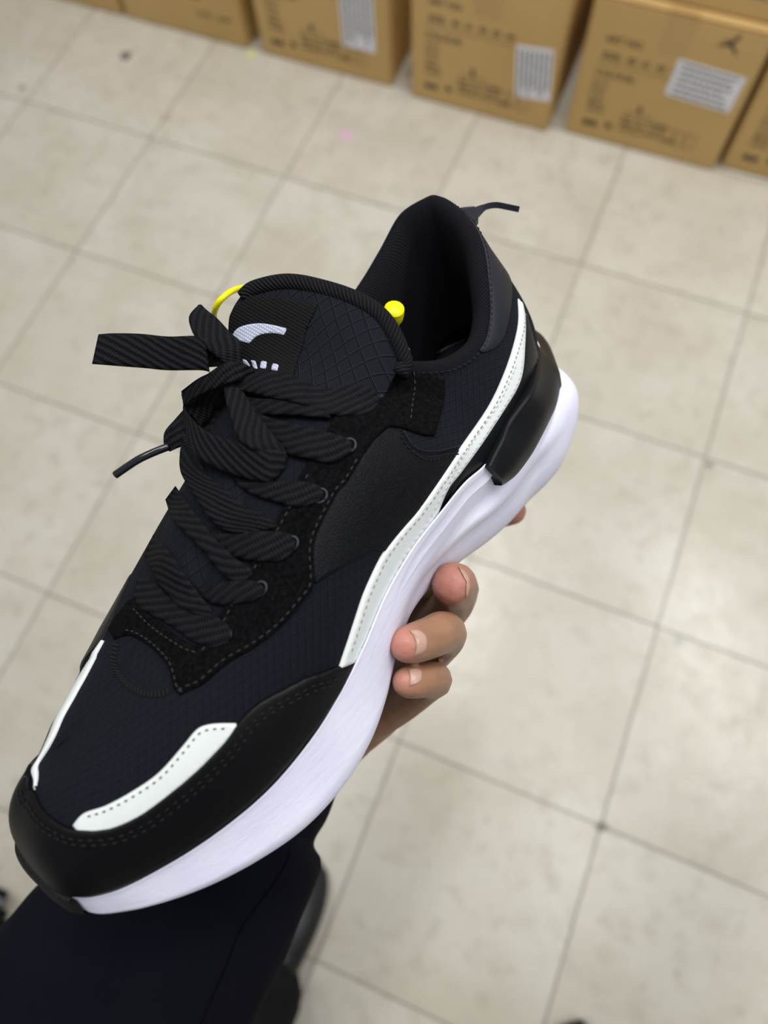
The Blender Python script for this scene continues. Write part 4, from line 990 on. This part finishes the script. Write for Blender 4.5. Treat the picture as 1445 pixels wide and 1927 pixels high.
n1 = nail([(861, 1066), (872, 1072), (881, 1086), (884, 1104), (880, 1122), (875, 1126), (879, 1104), (874, 1084)], hand); nedge([(862, 1067), (869, 1075), (876, 1088), (879, 1104), (876, 1123)], n1)
n2 = nail([(771, 1186), (785, 1184), (798, 1192), (804, 1205), (802, 1222), (795, 1230), (781, 1234), (784, 1214), (779, 1196)], hand); nedge([(771, 1187), (778, 1196), (782, 1207), (783, 1218), (781, 1234)], n2)
n3 = nail([(770, 1258), (782, 1256), (792, 1260), (794, 1272), (790, 1284), (772, 1291), (772, 1276)], hand); nedge([(769, 1258), (771, 1266), (772, 1277), (771, 1291)], n3)

# sleeve
SECT = [((646, 1462), (560, 1392), 346, 22), ((632, 1492), (510, 1400), 350, 28), ((612, 1545), (450, 1425), 354, 34), ((592, 1588), (390, 1460), 356, 38), ((603, 1618), (300, 1505), 358, 42), ((596, 1655), (190, 1570), 360, 46), ((556, 1740), (82, 1658), 362, 48), ((522, 1840), (12, 1735), 364, 50), ((476, 1927), (-60, 1810), 366, 52), ((400, 2060), (-150, 1920), 370, 54), ((300, 2250), (-280, 2080), 378, 56)]
secs = spline([(*a, *b, d, r) for a, b, d, r in SECT], 8); V, F = [], []; ns = 48
for k, (rx, ry, lx, ly, d, dr) in enumerate(secs):
    A, B = atd(rx, ry, d), atd(lx, ly, d); c = (A + B) / 2; ax = (A - B) / 2; dp = rdir((rx + lx) / 2, (ry + ly) / 2).normalized()
    for j in range(ns):
        th = 2 * math.pi * j / ns; wr = 1 + .012 * math.sin(3 * th + k * .19) + .010 * math.sin(7 * th - k * .33)
        V.append(to_person(c + ax * (math.cos(th) * wr) + dp * (math.sin(th) * dr * wr)))
for k in range(len(secs) - 1):
    for j in range(ns): F.append((k * ns + j, (k + 1) * ns + j, (k + 1) * ns + (j + 1) % ns, k * ns + (j + 1) % ns))
n0 = len(secs) - 1
# cuff hem turned inward
for j in range(ns): V.append(V[j] * .93 + to_person(atd(600, 1427, 346)) * .07)
base_ = len(secs) * ns
for j in range(ns): F.append((j, (j + 1) % ns, base_ + (j + 1) % ns, base_ + j))
sl_ = mesh('sleeve', V, F, M['sleeve'], person, label='loose navy-black sleeve with a long seam')
sb = BVHTree.FromPolygons(V, F); org = to_person(CS); sp_ = []
for u, v in resample(sm([(545, 1600), (538, 1624), (510, 1670), (473, 1719), (448, 1759), (423, 1824), (384, 1913), (370, 1950)], 4), 6):
    d = (to_person(atd(u, v, 250)) - org).normalized(); hp, hn, _, _ = sb.ray_cast(org, d)
    if hp: sp_.append(hp + d * -.0002)
if len(sp_) > 3: a, b = tube(sp_, .0004, 6); mesh('seam', a, b, M['suede'], sl_)

# shoes and trousers
def worn_shoe(tip, heel, wd, name='worn_shoe', lab=None):
    t, h_ = Vector(tip), Vector(heel); ax = (t - h_); L = ax.length; ax.normalize(); sd = Vector((ax.y, -ax.x, 0)); V, F = [], []; n = 26; m = 20
    for k in range(n + 1):
        s = k / n; c = h_ + ax * (L * s); wk = wd * (max(0, 1 - abs(2 * s - 1) ** 4) ** .5) * (.82 + .18 * math.sin(s * 2.6)); hk = (.055 + .05 * max(0, 1 - s * 1.7)) * (max(0, 1 - max(0, 2 * s - 1) ** 3.2)) + .004
        for j in range(m):
            th = 2 * math.pi * j / m; V.append(c + sd * (wk * math.cos(th)) + Vector((0, 0, hk * .5 + hk * .5 * math.sin(th) + .0)))
    for k in range(n):
        for j in range(m): F.append((k * m + j, k * m + (j + 1) % m, (k + 1) * m + (j + 1) % m, (k + 1) * m + j))
    F += [tuple(reversed(range(m))), tuple(n * m + j for j in range(m))]
    return mesh(name, [PINV @ v for v in V], F, M['shoe'], person, label=lab)
worn_shoe((1.17, -1.10, 0.006), (1.14, -1.38, 0.006), .05, lab='left black shoe worn by the person')
worn_shoe((1.566, -1.146, 0.006), (1.60, -1.44, 0.006), .05, lab='right black shoe, only its toe in view')
def leg(pts, name='trouser_leg'):
    q = spline(pts, 6); V, F = [], []; m = 28
    for k, (x, y, z, r) in enumerate(q):
        for j in range(m):
            th = 2 * math.pi * j / m; rr = r * (1 + .03 * math.sin(3 * th + z * 22) + .02 * math.sin(5 * th - z * 31)); V.append(PINV @ Vector((x + rr * math.cos(th), y + rr * math.sin(th), z)))
    for k in range(len(q) - 1):
        for j in range(m): F.append((k * m + j, k * m + (j + 1) % m, (k + 1) * m + (j + 1) % m, (k + 1) * m + j))
    F.append(tuple((len(q) - 1) * m + j for j in range(m)))
    return mesh(name, V, F, M['trouser'], person)
leg([(1.14, -1.29, .035, .085), (1.14, -1.30, .12, .083), (1.13, -1.33, .30, .085), (1.12, -1.37, .50, .088), (1.13, -1.43, .70, .10), (1.16, -1.5, .85, .12)])
leg([(1.60, -1.40, .035, .085), (1.59, -1.42, .12, .083), (1.56, -1.44, .30, .085), (1.53, -1.47, .50, .088), (1.49, -1.51, .70, .10), (1.44, -1.55, .85, .12)])

# dark bag on the floor at the lower left
bg = empty('bag', (0.72, -1.42, 0), 'blurred black bag with grey piping on the floor at the lower left photo edge', 'bag')
bm = bmesh.new(); bm_box(bm, (0, 0, .06), (.22, .24, .118), .03); o = bmobj('bag_body', bm, M['bag'], bg, True)
a, b = tube([(-.10, .1215, .085), (.10, .1215, .085)], .004, 8); mesh('piping', a, b, M['piping'], bg)
a, b = tube(spline([(-.06, 0, .118), (-.055, 0, .15), (0, 0, .165), (.055, 0, .15), (.06, 0, .118)], 5), .006, 8); mesh('handle', a, b, M['bag'], bg)
